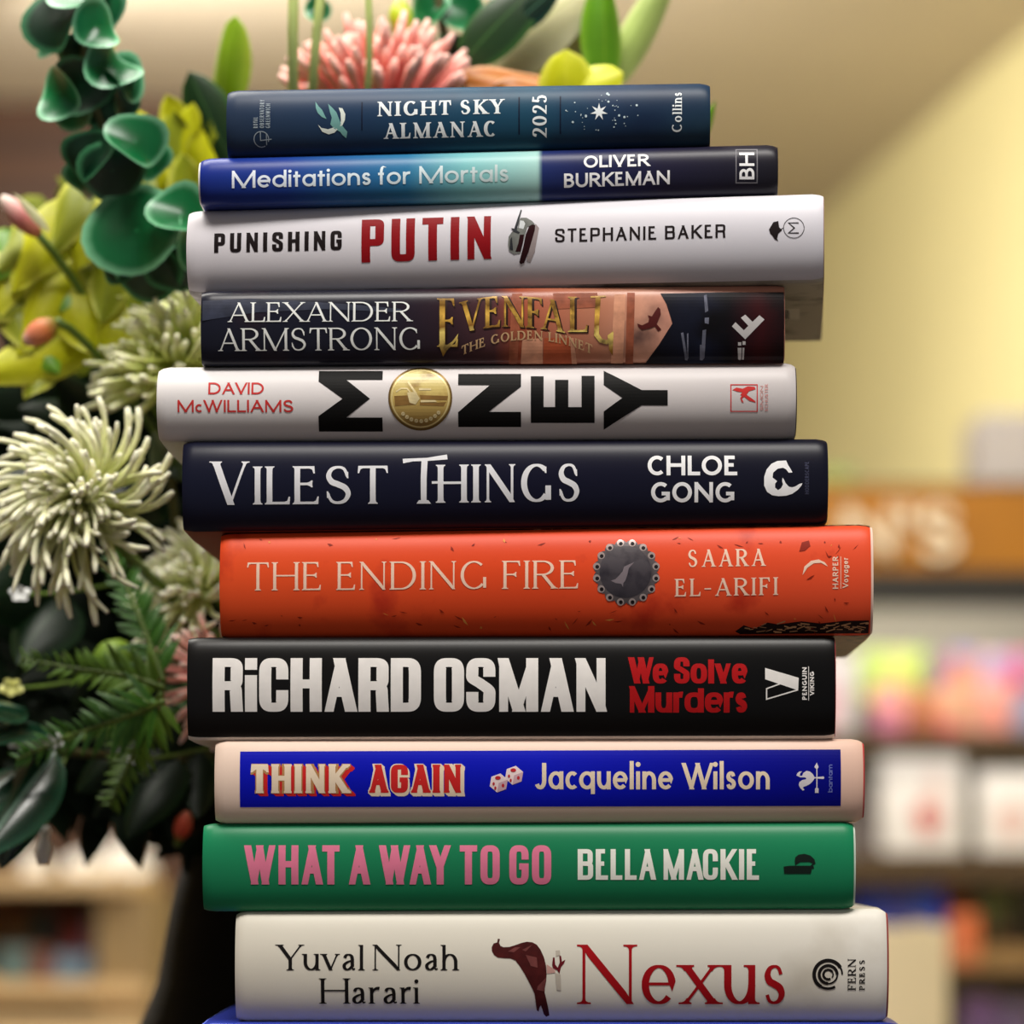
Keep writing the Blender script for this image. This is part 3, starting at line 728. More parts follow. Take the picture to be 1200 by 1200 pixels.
VIL.decal('title_lettering', stroke([(506, 565.5), (520, 565.2)], 2.9), k_sil)
k_w2 = ink('white_gloss_ink', (244, 244, 246), .35)
fc = F_GEO(4.6, track=.12)
VIL.text('author_lettering', 'CHLOE', 759, 864, 557, 23.5, fc, k_w2, label='white sans capitals')
VIL.text('author_lettering', 'GONG', 763, 860.5, 588.5, 23.5, fc, k_w2, label='white sans capitals')
Z = lambda pts: zoomed(pts, 850, 400, 3.43)
VIL.decal('publisher_emblem', [Z([(245, 478), (210, 480), (185, 492), (166, 515), (156, 545), (156, 580), (168, 605), (188, 618), (215, 622), (245, 620), (270, 612), (292, 596), (306, 580), (310, 570), (298, 573), (282, 583), (268, 587), (255, 584), (242, 570), (236, 556), (230, 548), (228, 562), (232, 575), (224, 590), (212, 598), (200, 588), (200, 572), (208, 562), (190, 548), (192, 528), (210, 512), (232, 508), (244, 514), (255, 528), (270, 527), (262, 512), (252, 496)])], k_w2, label='white swan emblem with a dark heart')
VIL.text('publisher_lettering', 'HODDERSCAPE', 948, (579, 541), 0, 4.6, Font(.8, .7, 0, track=.16), ink('faint_navy_ink', (70, 72, 96)), rot=90)

# --- pale grey book, letters set sideways
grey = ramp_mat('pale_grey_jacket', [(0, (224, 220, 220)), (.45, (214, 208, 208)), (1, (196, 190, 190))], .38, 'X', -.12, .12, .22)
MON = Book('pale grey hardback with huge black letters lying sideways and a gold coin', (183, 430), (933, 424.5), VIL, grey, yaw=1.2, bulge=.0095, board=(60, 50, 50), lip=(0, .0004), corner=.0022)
k_rr = ink('soft_red_ink', (198, 52, 50))
MON.text('author_lettering', 'DAVID', 244, 309, 462, 14.3, F_GEO(2.3, track=.14), k_rr)
MON.text('author_lettering', 'McWILLIAMS', 208, 344, 483, 14.3, F_GEO(2.3, track=.13), k_rr)
k_bk = ink('matt_black_ink', (8, 7, 7), .6)
def bar(x0, y0, x1, y1): return rect(x0, y0, x1, y1)
mny = bar(373, 433, 448, 446) + bar(373, 489, 448, 504.5) + [[(373, 433), (405, 446), (433, 466), (373.5, 446)], [(373.5, 445), (405, 445), (433.5, 466.5), (433.5, 468), (398, 468)], [(398, 467), (433.5, 466.5), (433.5, 468), (405, 490), (373, 490)]]
mny = bar(373, 433, 448, 444.5) + bar(373, 489, 448, 504.5) + [[(373, 433), (373, 446.5), (401.5, 467.2), (433.5, 467.2), (405, 444)], [(373, 504.5), (373, 487.5), (401.5, 467.2), (433.5, 467.2), (405, 489.5)]]
mny += bar(536.8, 437, 610.5, 451) + bar(536.8, 482.5, 610.5, 499.5) + [[(610.5, 437), (610.5, 453), (572, 483), (536.8, 499.5), (536.8, 483), (574, 451)]]
mny += bar(622, 477, 696.8, 495) + bar(622, 440, 637, 495) + bar(650.5, 444.5, 666, 480) + bar(681.5, 439.5, 696.8, 495)
mny += bar(752, 457, 782.5, 475) + [[(707.5, 433), (707.5, 451), (729, 466), (752, 475), (764, 466), (752, 457)], [(707.5, 502.5), (707.5, 482), (731, 465), (752, 457), (764, 466), (752, 475)]]
MON.decal('title_lettering', mny, k_bk, 1, 'huge black letters lying sideways')
gold = ramp_mat('coin_gold', [(0, (120, 84, 30)), (.45, (186, 158, 86)), (.8, (214, 196, 120)), (1, (236, 226, 160))], .35, 'Z', .003, .027, .5, ((150, 116, 50), .5, .75), 160)
MON.decal('gold_coin', disc(492.5, 466, 37.5, 36, 48), gold, 1, 'round gold coin')
MON.decal('coin_rim', ring(492.5, 466, 36.4, 2.2, 48) , ink('rim_gold', (112, 88, 48), .35, .3), 2); MON.decal('coin_rim', ring(492.5, 466, 33.6, 1.6, 48), ink('rim_pale', (222, 202, 140), .35, .3), 2)
k_g1 = ink('coin_relief', (138, 104, 56), .4, .2, .2); k_g2 = ink('coin_pale', (226, 208, 158), .4, .2, .2)
rel = []
Z = lambda pts: zoomed(pts, 440, 420, 10)
MON.decal('coin_relief', [Z([(220, 440), (440, 430), (470, 540), (230, 560)]), Z([(520, 430), (850, 440), (840, 490), (530, 480)]), Z([(520, 510), (710, 520), (830, 510), (800, 560), (520, 550)])], k_g1, 2)
MON.decal('coin_relief', [Z([(370, 400), (470, 390), (520, 470), (470, 540), (400, 520)]), Z([(530, 490), (700, 490), (720, 510), (530, 515)]), Z([(510, 345), (650, 350), (650, 372), (510, 372)])] + stroke(Z([(240, 390), (300, 350), (370, 350), (410, 400)]), 1.6) + stroke(Z([(380, 270), (440, 360), (480, 420)]), 2.4), k_g2, 3)
for a in range(40, 146, 12):
    x, y = 492.5 + 28 * cos(radians(a)), 466 + 27 * sin(radians(a)); rel += ring(x, y, 1.7, 1.1, 8) + stroke([(x - 1, y - 2), (x + 1, y + 2)], 1)
MON.decal('coin_lettering', rel, k_g2, 3)
MON.decal('publisher_emblem', rect_line(856, 450, 888, 482.5, 1.2) + [zoomed(p, 850, 400, 3.43) for p in ([(28, 195), (45, 185), (70, 190), (90, 180), (118, 182), (122, 192), (95, 200), (85, 215), (100, 225), (120, 240), (122, 246), (95, 238), (75, 222), (60, 215), (68, 205), (50, 202)], [(68, 215), (60, 228), (66, 245), (74, 246), (66, 230), (78, 220)])], k_rr, label='small red square emblem with a sowing figure')
MON.text('publisher_lettering', 'SIMON', 894.5, (481, 452), 0, 3.6, Font(.7, .6, 0, track=.2), ink('faint_red_ink', (206, 140, 136)), rot=90)
MON.text('publisher_lettering', 'SCHUSTER', 900, (482, 450), 0, 3.6, Font(.7, .6, 0, track=.2), ink('faint_red_ink2', (206, 140, 136)), rot=90)

# --- painted fantasy book
rv = lambda px: (px - 577.5) * S
eve = ramp_mat('painted_jacket', [(0, (22, 24, 38)), (.30, (24, 24, 38)), (.42, (44, 28, 36)), (.50, (74, 44, 48)), (.545, (150, 72, 48)), (.60, (170, 100, 76)), (.69, (178, 118, 92)), (.77, (206, 150, 126)), (.80, (196, 140, 120)), (1, (190, 130, 110))], .26, 'X', rv(235), rv(920), .22, ((40, 26, 34), .60, .80), 30, distort=.04)
EVE = Book('dark painted hardback with gold ornate title letters and a small bird', (235, 341), (920, 334), MON, eve, yaw=1.2, bulge=.005, board=(30, 24, 30), corner=.001)
EVE.decal('night_print', [[(774, 343), (781, 356), (788, 379), (772, 404), (756, 424.5), (919, 424), (919, 341.5), (850, 341.5)]], ramp_mat('night_paint', [(0, (16, 14, 20)), (.4, (22, 26, 44)), (.6, (14, 12, 18)), (.8, (52, 14, 18)), (1, (24, 12, 14))], .4, 'X', rv(760), rv(920), .12, ((10, 8, 12), .5, .7), 40, distort=.3), 1, 'near-black painted area')
k_sg = ink('silver_grey_ink', (226, 228, 226), .35)
EVE.text('author_lettering', 'ALEXANDER', 268.5, 481, 377.5, 23.5, Font(2.7, 1.4, 2.0, track=.08, st=1.0), k_sg, 3, y1=376.5)
EVE.text('author_lettering', 'ARMSTRONG', 257, 492, 411, 26, Font(3.0, 1.5, 2.1, track=.07, st=1.1), k_sg, 3, y1=409.5)
k_au = ramp_mat('gold_foil', [(0, (150, 104, 30)), (.3, (255, 226, 120)), (.42, (140, 94, 24)), (.6, (240, 190, 80)), (.8, (120, 84, 24)), (1, (206, 160, 64))], .22, 'Z', .004, .026, .7, ((70, 44, 14), .5, .7), 160, distort=.4)
k_au.node_tree.nodes['Principled BSDF'].inputs['Metallic'].default_value = .15
fe = lambda t, s: Font(t, 2.2, s, track=.03, st=1.5)
EVE.text('title_lettering', 'E', 515, 536, 406, 57, fe(6.5, 3), k_au, 3, label='large gold initial letter')
EVE.decal('title_lettering', [[(514, 403), (519, 417), (523, 411), (536, 397), (537, 391), (530, 400), (522, 405)]], k_au, 3)
SHD = []
for q in ((1.6, 1.4),):
    SHD += EVE.text(None, 'VENFA', 541, 659, 384, 37, fe(5.8, 3.0), None, warp=lambda t: 9 * (2 * t - .9) ** 2 * (1 if t < .3 else .6) - 1, shift=q)
    SHD += EVE.text(None, 'E', 515, 536, 406, 57, fe(7.5, 3.4), None, shift=q) + EVE.text(None, 'L', 668, 688, 389, 42, fe(6.4, 3), None, shift=q)
EVE.decal('title_shadow_lettering', SHD, ink('gold_shadow', (40, 20, 14)), 2)
EVE.text('title_lettering', 'VENFA', 541, 659, 384, 37, fe(4.8, 2.6), k_au, 3, warp=lambda t: 9 * (2 * t - .9) ** 2 * (1 if t < .3 else .6) - 1, label='gold foil capitals')
EVE.text('title_lettering', 'L', 668, 688, 389, 42, fe(5.2, 2.6), k_au, 3)
EVE.decal('title_lettering', stroke([(701, 348), (699.5, 375), (699, 392), (704, 399), (711, 401), (716, 396)], [6, 5.6, 5.6, 5, 4.2, 2.5]) + stroke([(692, 347.5), (710, 346.5)], 2.2) + [[(712, 393), (719, 388), (718, 416), (714, 410)]], k_au, 3)
k_ag = ink('pale_gold_ink', (206, 168, 124), .35, .2)
EVE.text('subtitle_lettering', 'THE GOLDEN LINNET', 541, 694, 415, 10.5, Font(2.0, 1.0, .8, track=.12, st=.6, space=.5), k_ag, 3, warp=lambda t: -17 * (1 - (2 * t - 1.02) ** 2), label='arched pale gold lettering')
Z = lambda pts: zoomed(pts, 740, 335, 4.8)
EVE.decal('bird_print', [Z([(32, 212), (60, 222), (95, 205), (100, 185), (92, 165), (115, 172), (128, 150), (150, 118), (162, 130), (165, 160), (150, 195), (142, 215), (168, 245), (150, 255), (132, 228), (100, 240), (60, 248), (40, 232)])], ink('bird_dark_red', (78, 24, 22)), 2, 'dark flying bird')
EVE.decal('publisher_emblem', [Z([(565, 228), (585, 205), (632, 250), (720, 165), (748, 190), (640, 300)]), Z([(615, 180), (640, 162), (690, 212), (668, 236)]), Z([(600, 316), (618, 316), (618, 334), (600, 334)]), Z([(625, 310), (642, 310), (642, 330), (625, 330)]), Z([(598, 346), (620, 346), (618, 412), (602, 406)]), Z([(625, 346), (636, 346), (634, 412), (624, 412)])], ink('pale_grey_ink', (190, 186, 186)), 2, 'white angular letter emblem')
EVE.decal('streak_print', [Z(p) for p in ([(278, 265), (292, 262), (318, 415), (305, 420)], [(312, 270), (320, 265), (322, 400), (314, 410)], [(408, 50), (424, 45), (432, 140), (414, 150)], [(412, 180), (436, 178), (434, 215), (412, 210)], [(400, 250), (420, 245), (412, 400), (392, 420)], [(385, 330), (396, 330), (396, 410), (386, 415)])], ink('streak_grey', (104, 106, 122), amt=.4), 2)
EVE.decal('painted_band', [[(600, 343), (612, 343), (606, 424.5), (596, 424.5)], [(648, 342.5), (700, 342), (702, 360), (650, 362)], [(735, 342), (744, 342), (742, 424.5), (733, 424.5)]], ink('band_rust', (150, 82, 58), amt=.3), 1)
EVE.decal('painted_band', [[(612, 398), (636, 396), (636, 424.5), (610, 424.5)], [(668, 396), (672, 396), (676, 424.5), (670, 424.5)], [(720, 344), (733, 344), (730, 424), (716, 424)]], ink('band_flesh', (206, 146, 116), amt=.2), 1)
EVE.decal('painted_band', [[(638, 396), (668, 396), (670, 424.5), (636, 424.5)]], ink('band_orange', (176, 84, 52), amt=.2), 1)
EVE.decal('painted_band', [[(237, 352), (290, 349), (350, 352), (420, 357), (470, 362), (470, 366), (380, 362), (300, 366), (237, 376)]], ink('band_slate', (44, 48, 64), amt=.3), 1)

# --- white book, red title word
white = ramp_mat('white_jacket', [(0, (216, 212, 218)), (1, (210, 208, 216))], .42, 'X', -.12, .12, .22)
rock = ramp_mat('rocky_back_cover', [(0, (206, 200, 202)), (.62, (206, 200, 202)), (.66, (96, 92, 88)), (.8, (130, 126, 118)), (1, (190, 188, 176))], .5, 'X', -.117, .117, .3, ((70, 66, 62), .5, .75), 55, distort=.03)
PUT = Book('white hardback with a bold dark red word between black lettering', (218, 247), (965, 226.5), EVE, white, yaw=4.6, bulge=.0085, board=(150, 120, 110), lip=(0, .0003), bot_m=rock, bot_from=-.94, corner=.0014)
k_dr = ink('dark_red_ink', (138, 8, 18)); k_b3 = ink('soft_black_ink', (24, 14, 16))
PUT.text('title_lettering', 'PUNISHING', 251, 400.5, 296.3, 23, F_COND(4.9, 4.2, 4.0, .25), k_b3, y1=293)
PUT.text('title_lettering', 'PUTIN', 423.5, 576, 307.5, 51, F_COND(10.2, 8.2, 5.0, .17), k_dr, y1=303, label='bold dark red capitals')
PUT.text('author_lettering', 'STEPHANIE BAKER', 650.5, 850, 284, 16, F_COND(2.7, 2.3, 3.5, .22, space=.42), k_b3, y1=278.5)
Z = lambda pts: zoomed(pts, 570, 235, 15)
PUT.decal('cap_print', [Z([(860, 400), (925, 480), (900, 620), (850, 900), (770, 1080), (700, 1060), (760, 800)])], ink('cap_shadow', (150, 138, 138)), 1)
PUT.decal('cap_print', [Z([(600, 290), (700, 290), (800, 350), (850, 410), (720, 460), (680, 600), (600, 920), (480, 940), (400, 890), (380, 780), (390, 640), (440, 560), (560, 470), (560, 360)])], ink('cap_green', (112, 114, 110), amt=.3), 2, 'grey-green military cap')
PUT.decal('cap_print', [Z([(590, 340), (650, 350), (680, 400), (650, 500), (570, 480)])], ink('cap_pale', (198, 202, 204)), 3)
PUT.decal('cap_print', [Z([(750, 450), (800, 415), (855, 425), (850, 520), (800, 700), (740, 900), (660, 1090), (600, 1112), (575, 1080), (620, 920), (660, 760), (690, 600)]), Z([(590, 600), (660, 600), (640, 760), (600, 900), (510, 900), (560, 760)])], ink('cap_brim', (40, 12, 16), .3), 3, 'dark red cap brim')
PUT.decal('cap_print', [Z([(595, 130), (615, 145), (530, 540), (480, 520)]), Z([(430, 485), (470, 485), (590, 560), (570, 580), (480, 550)]), Z([(420, 680), (450, 640), (470, 880), (410, 860)])], ink('cap_dark', (44, 46, 50)), 4)
Z = lambda pts: zoomed(pts, 580, 215, 2.927)
PUT.decal('publisher_emblem', [Z([(940, 158), (955, 132), (972, 128), (975, 150), (985, 160), (972, 172), (968, 190), (972, 198), (960, 192), (952, 180), (944, 172)])] + ring(930.3, 267, 12, .7, 36) + stroke([(936, 261), (924, 261), (931, 267), (924, 273), (936, 273)], 1.3) + stroke([(913, 270), (918, 267)], .8), k_b3, label='black bird beside a ringed letter')

# --- blue gradient book
rv2 = lambda px: (px - 572.5) * S
grad = ramp_mat('blue_gradient_jacket', [(0, (22, 42, 128)), (.15, (28, 58, 140)), (.36, (44, 116, 160)), (.46, (120, 186, 190)), (.585, (164, 208, 202)), (.592, (28, 42, 98)), (.68, (26, 32, 76)), (.8, (30, 28, 52)), (1, (28, 26, 34))], .34, 'X', rv2(233), rv2(912), .22)
MED = Book('slim blue hardback whose spine fades from blue to pale aqua before a navy end', (234, 185.5), (912, 169), PUT, grad, yaw=1.6, bulge=.0055, board=(216, 214, 205), lip=(.0007, 0))
k_bw = ramp_mat('fading_white_ink', [(0, (232, 238, 250)), (.55, (222, 238, 246)), (1, (196, 214, 214))], .35, 'X', rv2(270), rv2(600))
MED.text('title_lettering', 'Meditations for Mortals', 271.5, 596, 220.5, 20.5, Font(3.4, 2.9, 0, track=.11, xh=.70, asc=1.06, space=.3), k_bw, y1=212.5)
MED.text('author_lettering', 'OLIVER', 684, 761, 196.8, 15, F_GEO(3.0, track=.12), k_w2, y1=194.5, label='white sans capitals')
MED.text('author_lettering', 'BURKEMAN', 661, 785, 219.5, 16, F_GEO(3.0, track=.12), k_w2, y1=215.5, label='white sans capitals')
MED.decal('publisher_emblem', rect_line(862, 173.5, 888, 214.5, 1.3), ink('frame_grey', (120, 118, 124)))
MED.text('publisher_emblem', 'BH', 884, (210, 178), 0, 17.5, F_GEO(3.2, track=.14), k_w2, rot=90, label='white letters BH reading upward in a thin frame')

# --- teal navy book on top
rv3 = lambda px: (px - 548.5) * S
teal = ramp_mat('teal_navy_jacket', [(0, (34, 50, 74)), (.3, (26, 52, 82)), (.5, (22, 66, 92)), (.62, (24, 68, 92)), (.8, (24, 48, 78)), (1, (30, 56, 74))], .4, 'X', rv3(264), rv3(833), .22, ((18, 38, 66), .5, .75), 25)
NSK = Book('dark teal and navy hardback with a star burst, topmost of the stack', (265, 105.5), (832.5, 97), MED, teal, yaw=1.6, bulge=.0065, board=(30, 46, 66))
k_ns = ink('pearl_ink', (232, 238, 240), .35)
NSK.text('title_lettering', 'NIGHT SKY', 443, 590, 136.3, 17.5, F_NIGHT(), k_ns, y1=133)
NSK.text('title_lettering', 'ALMANAC', 450.5, 582, 162, 17.5, F_NIGHT(), k_ns, y1=159)
NSK.text('year_lettering', '2025', 640.5, (160, 110.5), 0, 16.5, Font(3.2, 1.4, 0, track=.16), k_ns, rot=90)
NSK.text('publisher_lettering', 'Collins', 799, (154, 107.5), 0, 11.5, Font(2.0, 1.0, 1.1, track=.1, st=.7, lower_serif=True, xh=.68, asc=1.0), k_ns, rot=90)
k_nl = ink('night_line', (14, 22, 44))
NSK.decal('divider_line', rect(423.4, 119, 424.8, 152) + rect(607.5, 113, 609, 157) + rect(656, 112, 657.4, 156), k_nl)
Z = lambda pts: zoomed(pts, 220, 80, 3.53)
NSK.decal('moon_print', [Z([(538, 232), (552, 246), (580, 252), (606, 244), (620, 252), (606, 266), (582, 272), (556, 262)]), Z([(640, 165), (652, 190), (650, 215), (640, 236), (630, 240), (634, 215), (632, 185), (624, 162)])], ink('moon_white', (214, 222, 214)), 1, 'white crescent moon')
NSK.decal('bird_print', [Z([(527, 135), (540, 155), (556, 172), (574, 210), (555, 202), (538, 185), (530, 165)]), Z([(580, 145), (600, 165), (615, 182), (632, 225), (645, 245), (660, 262), (655, 287), (640, 275), (630, 262), (606, 250), (590, 232), (596, 205), (588, 180)])], ink('bird_teal', (110, 160, 156)), 1, 'pale teal swift')
k_dim = ink('dim_ink', (150, 162, 172))
ftn = Font(.75, .65, 0, track=.18)
for tx, t0, t1, s_ in ((302, 150, 137.5, 'ROYAL'), (309.5, 150, 116, 'OBSERVATORY'), (316.5, 150, 121, 'GREENWICH')):
    NSK.text('publisher_lettering', s_, tx, (t0, t1), 0, 5.2, ftn, k_dim, rot=90)
NSK.decal('publisher_emblem', ring(306, 162.5, 8.6, 1.0, 30, 60, 380) + stroke([(305, 154), (305, 164), (318, 162.5)], 1.0) + stroke([(312, 156), (312, 169)], .9), k_dim, label='thin ringed emblem')
star = [(702 + r * cos(a), 131 + r * 1.0 * sin(a)) for i in range(14) for a, r in [(-pi / 2 + i * pi / 7, 10.5 if i % 2 == 0 else 4.0)]]
NSK.decal('star_print', [star], k_ns, 1, 'white seven-pointed star')
random.seed(9)
dots = []
while len(dots) < 44:
    a, r = random.uniform(0, 2 * pi), random.uniform(15, 44)
    x, y = 706 + r * cos(a), 131 + r * .55 * sin(a)
    if abs(x - 702) < 12 and abs(y - 131) < 12: continue
    dots += disc(x, y, random.choice([.5, .7, .9, 1.4]), None, 8)
NSK.decal('star_print', dots, ink('dot_white', (190, 208, 214)), 1, 'tiny white star dots')
# bar code on the white book's underside
bm = bmesh.new()
def under(book, u0, u1, y0, y1, off):
    vs = []
    for u, y in ((u0, y0), (u1, y0), (u1, y1), (u0, y1)):
        vs.append(bm.verts.new((u, y, book.zbm(u) - book.zb - off)))
    bm.faces.new(vs)
under(PUT, .098, .1085, .066, .094, .0001)
bc = mesh_obj('barcode_label', bm, ink('barcode_white', (214, 212, 205)), PUT.jacket, False); bc['label'] = 'small white barcode panel'
bm = bmesh.new()
for k in range(9): under(PUT, .0995, .1045, .069 + k * .0026, .0702 + k * .0026, .0002)
mesh_obj('barcode_lines', bm, k_bk, PUT.jacket, False)
# ------------------------------------------------------------------ flower arrangement
def leaf_mat(name, base, rim, rib=None, rough=.4, rim0=.7, rim1=.98, spec=.4, base2=None, trans=.0, rib_w=.07):
    """leaf colour from the mesh attribute 'edge' (0 on the midrib, 1 on the margin), broken up by noise"""
    m = bpy.data.materials.new(name); m.use_nodes = True
    nt = m.node_tree; b = nt.nodes['Principled BSDF']
    b.inputs['Roughness'].default_value = rough; b.inputs['Specular IOR Level'].default_value = spec
    at = nt.nodes.new('ShaderNodeAttribute'); at.attribute_name = 'edge'
    rp = nt.nodes.new('ShaderNodeValToRGB')
    stops = [(0, rib or base), (rib_w, base), (rim0, base2 or base), (rim1, rim)]
    while len(rp.color_ramp.elements) < 4: rp.color_ramp.elements.new(.5)
    for e, (t, c) in zip(rp.color_ramp.elements, stops): e.position = t; e.color = (*lin(c), 1)
    nt.links.new(at.outputs['Fac'], rp.inputs['Fac'])
    tc = nt.nodes.new('ShaderNodeTexCoord'); nz = nt.nodes.new('ShaderNodeTexNoise'); nz.inputs['Scale'].default_value = 45; nz.inputs['Detail'].default_value = 4
    nt.links.new(tc.outputs['Object'], nz.inputs['Vector'])
    mr = nt.nodes.new('ShaderNodeMapRange'); mr.inputs['To Min'].default_value = .55; mr.inputs['To Max'].default_value = 1.45
    nt.links.new(nz.outputs['Fac'], mr.inputs['Value'])
    mx = nt.nodes.new('ShaderNodeMix'); mx.data_type = 'RGBA'; mx.blend_type = 'MULTIPLY'; mx.inputs['Factor'].default_value = 1
    nt.links.new(rp.outputs['Color'], mx.inputs['A']); nt.links.new(mr.outputs['Result'], mx.inputs['B'])
    nt.links.new(mx.outputs['Result'], b.inputs['Base Color'])
    if trans:
        b.inputs['Subsurface Weight'].default_value = trans
        b.inputs['Subsurface Radius'].default_value = (.004, .006, .002)
    return m

def edge_layer(bm): return bm.verts.layers.float.get('edge') or bm.verts.layers.float.new('edge')

def add_leaf(bm, a, b, w, nrm=(0, -1, 0), bend=0.0, cup=0.15, tipp=1.0, wave=0.0, nt_=10, ns=6, fat=.75, twist=0.0, seed=0):
    """broad leaf from a to b, half its width w/2 each side; nrm = side it shows"""
    L = edge_layer(bm)
    a, b = Vector(a), Vector(b); ax = b - a; ln = ax.length; axn = ax.normalized()
    n = Vector(nrm); n = (n - axn * n.dot(axn)).normalized()
    side = axn.cross(n)
    rows = []
    for i in range(nt_ + 1):
        t = i / nt_
        hw = w / 2 * max(0.02, sin(pi * min(1, t ** fat)) ** tipp if t < 1 else .02)
        tw = twist * (t - .3)
        sd = side * cos(tw) + n * sin(tw); nn = n * cos(tw) - side * sin(tw)
        row = []
        for j in range(ns + 1):
            s_ = -1 + 2 * j / ns
            p = a + ax * t + sd * (hw * s_) + nn * (bend * ln * sin(pi * t * .9) - cup * w * s_ * s_ * sin(pi * t) + wave * w * sin(7 * t + seed + 2 * s_) * abs(s_))
            v = bm.verts.new(p); v[L] = abs(s_); row.append(v)
        rows.append(row)
    for i in range(nt_):
        for j in range(ns):
            bm.faces.new((rows[i][j], rows[i][j + 1], rows[i + 1][j + 1], rows[i + 1][j]))

def add_disc_leaf(bm, c, r, nrm, cup=.35, up=(0, 0, 1), ov=1.0, nr=6, na=22, wob=.06, seed=0):
    L = edge_layer(bm)
    c = Vector(c); n = Vector(nrm).normalized(); u = Vector(up); u = (u - n * u.dot(n)).normalized(); s_ = u.cross(n)
    cv = bm.verts.new(c); cv[L] = 0
    prev = None
    for i in range(1, nr + 1):
        q = i / nr; rowv = []
        for k in range(na):
            a = 2 * pi * k / na
            rr = r * q * (1 + wob * sin(3 * a + seed) * q)
            v = bm.verts.new(c + u * (rr * sin(a)) + s_ * (rr * cos(a) * ov) + n * (r * q * q * cup * (1.7 * cos(a - seed) ** 2 - .5) + .10 * r * q * q * sin(3 * a + seed)))
            v[L] = q; rowv.append(v)
        for k in range(na):
            if prev is None: bm.faces.new((cv, rowv[k], rowv[(k + 1) % na]))
            else: bm.faces.new((prev[k], rowv[k], rowv[(k + 1) % na], prev[(k + 1) % na]))
        prev = rowv

def add_tube(bm, pts, rad, sides=7, cap=True):
    L = edge_layer(bm)
    pts = [Vector(p) for p in pts]
    if not isinstance(rad, (list, tuple)): rad = [rad] * len(pts)
    rings = []
    n0 = None
    for i, p in enumerate(pts):
        d = (pts[min(i + 1, len(pts) - 1)] - pts[max(i - 1, 0)]).normalized()
        if n0 is None: n0 = d.orthogonal().normalized()
        n0 = (n0 - d * n0.dot(d)).normalized(); m = d.cross(n0)
        r = []
        for k in range(sides):
            a = 2 * pi * k / sides
            v = bm.verts.new(p + (n0 * cos(a) + m * sin(a)) * rad[i]); v[L] = i / (len(pts) - 1); r.append(v)
        rings.append(r)
    for i in range(len(rings) - 1):
        for k in range(sides): bm.faces.new((rings[i][k], rings[i][(k + 1) % sides], rings[i + 1][(k + 1) % sides], rings[i + 1][k]))
    if cap:
        bm.faces.new(rings[0][::-1]); bm.faces.new(rings[-1])

def bez(p0, p1, p2, n=8): return [Vector(p0) * (1 - t) ** 2 + Vector(p1) * 2 * t * (1 - t) + Vector(p2) * t * t for t in [i / n for i in range(n + 1)]]
def smooth_path(pts, n=6):
    q = [pts[0]] + list(pts) + [pts[-1]]; out = []
    for i in range(1, len(q) - 2):
        p0, p1, p2, p3 = [Vector(v) for v in q[i - 1:i + 3]]
        for k in range(n):
            t = k / n
            out.append(.5 * (2 * p1 + (p2 - p0) * t + (2 * p0 - 5 * p1 + 4 * p2 - p3) * t * t + (3 * p1 - p0 - 3 * p2 + p3) * t ** 3))
    out.append(Vector(pts[-1])); return out

class Plant:
    def __init__(s, name, label, cat, base, group=None):
        s.base = Vector(base); s.root = empty(name, base); tag(s.root, label, cat, group)
    def part(s, name, bm, m, label=None, parent=None):
        for v in bm.verts: v.co -= s.base
        o = mesh_obj(name, bm, m, parent or s.root, True)
        if label: o['label'] = label
        return o
    def leaf(s, name, m, *a, **k):
        bm = bmesh.new(); add_leaf(bm, *a, **k); return s.part(name, bm, m)
    def disc(s, name, m, *a, **k):
        bm = bmesh.new(); add_disc_leaf(bm, *a, **k); return s.part(name, bm, m)
    def tube(s, name, m, *a, **k):
        bm = bmesh.new(); add_tube(bm, *a, **k); return s.part(name, bm, m)

MOUTH = P(395, 860, .335)
def mouth(dx=0, dy=0): return MOUTH + Vector((dx, dy, 0))

# black vase standing on the table behind the stack
vc = P(395, 960, .335); vk = (D + .335) / PXD
vprof = [(1222, 236), (1216, 238), (1190, 226), (1150, 210), (1110, 203), (1060, 194), (1030, 186), (980, 172), (940, 160), (900, 150), (880, 148), (872, 150), (868, 147), (872, 142), (900, 140), (960, 150)]
bm = bmesh.new(); NA = 48; rows = []
for py, r in vprof:
    z = max(.0006, ZC + (HY - py) * vk)
    rows.append([bm.verts.new((r * vk * cos(2 * pi * k / NA), r * vk * sin(2 * pi * k / NA), z)) for k in range(NA)])
for i in range(len(rows) - 1):
    for k in range(NA): bm.faces.new((rows[i][k], rows[i][(k + 1) % NA], rows[i + 1][(k + 1) % NA], rows[i + 1][k]))
bm.faces.new(rows[0][::-1])
vase = mesh_obj('flower_vase', bm, mat('black_glaze', (4, 4, 4), .7, .1, noise_amt=.2), None, True, 50)
vase.location = (vc.x, vc.y, 0)
tag(vase, 'black flared vase standing behind the books, holding the flowers', 'vase')

M_EUC = leaf_mat('eucalyptus_leaf', (4, 78, 38), (120, 184, 142), (30, 120, 70), .3, .8, .99, base2=(14, 100, 54))
M_EUCD = leaf_mat('eucalyptus_leaf_dark', (3, 42, 22), (60, 126, 84), (18, 76, 46), .38, .8, .99)
M_LIME = leaf_mat('lime_petal', (190, 192, 10), (222, 224, 76), (200, 200, 40), .45, .6, .97, trans=.15)
M_OLIVE = leaf_mat('olive_petal', (138, 148, 24), (206, 208, 90), (130, 140, 40), .45, .6, .97, trans=.1)
M_GRN = leaf_mat('bright_green_leaf', (92, 142, 20), (140, 180, 50), (120, 160, 40), .4, .6, .98, trans=.1)
M_DARK = leaf_mat('deep_green_leaf', (18, 46, 16), (40, 80, 30), (50, 84, 40), .35, .7, .98)
M_DARK2 = leaf_mat('glossy_dark_leaf', (12, 40, 26), (30, 74, 50), (70, 110, 86), .25, .7, .98, spec=.6)
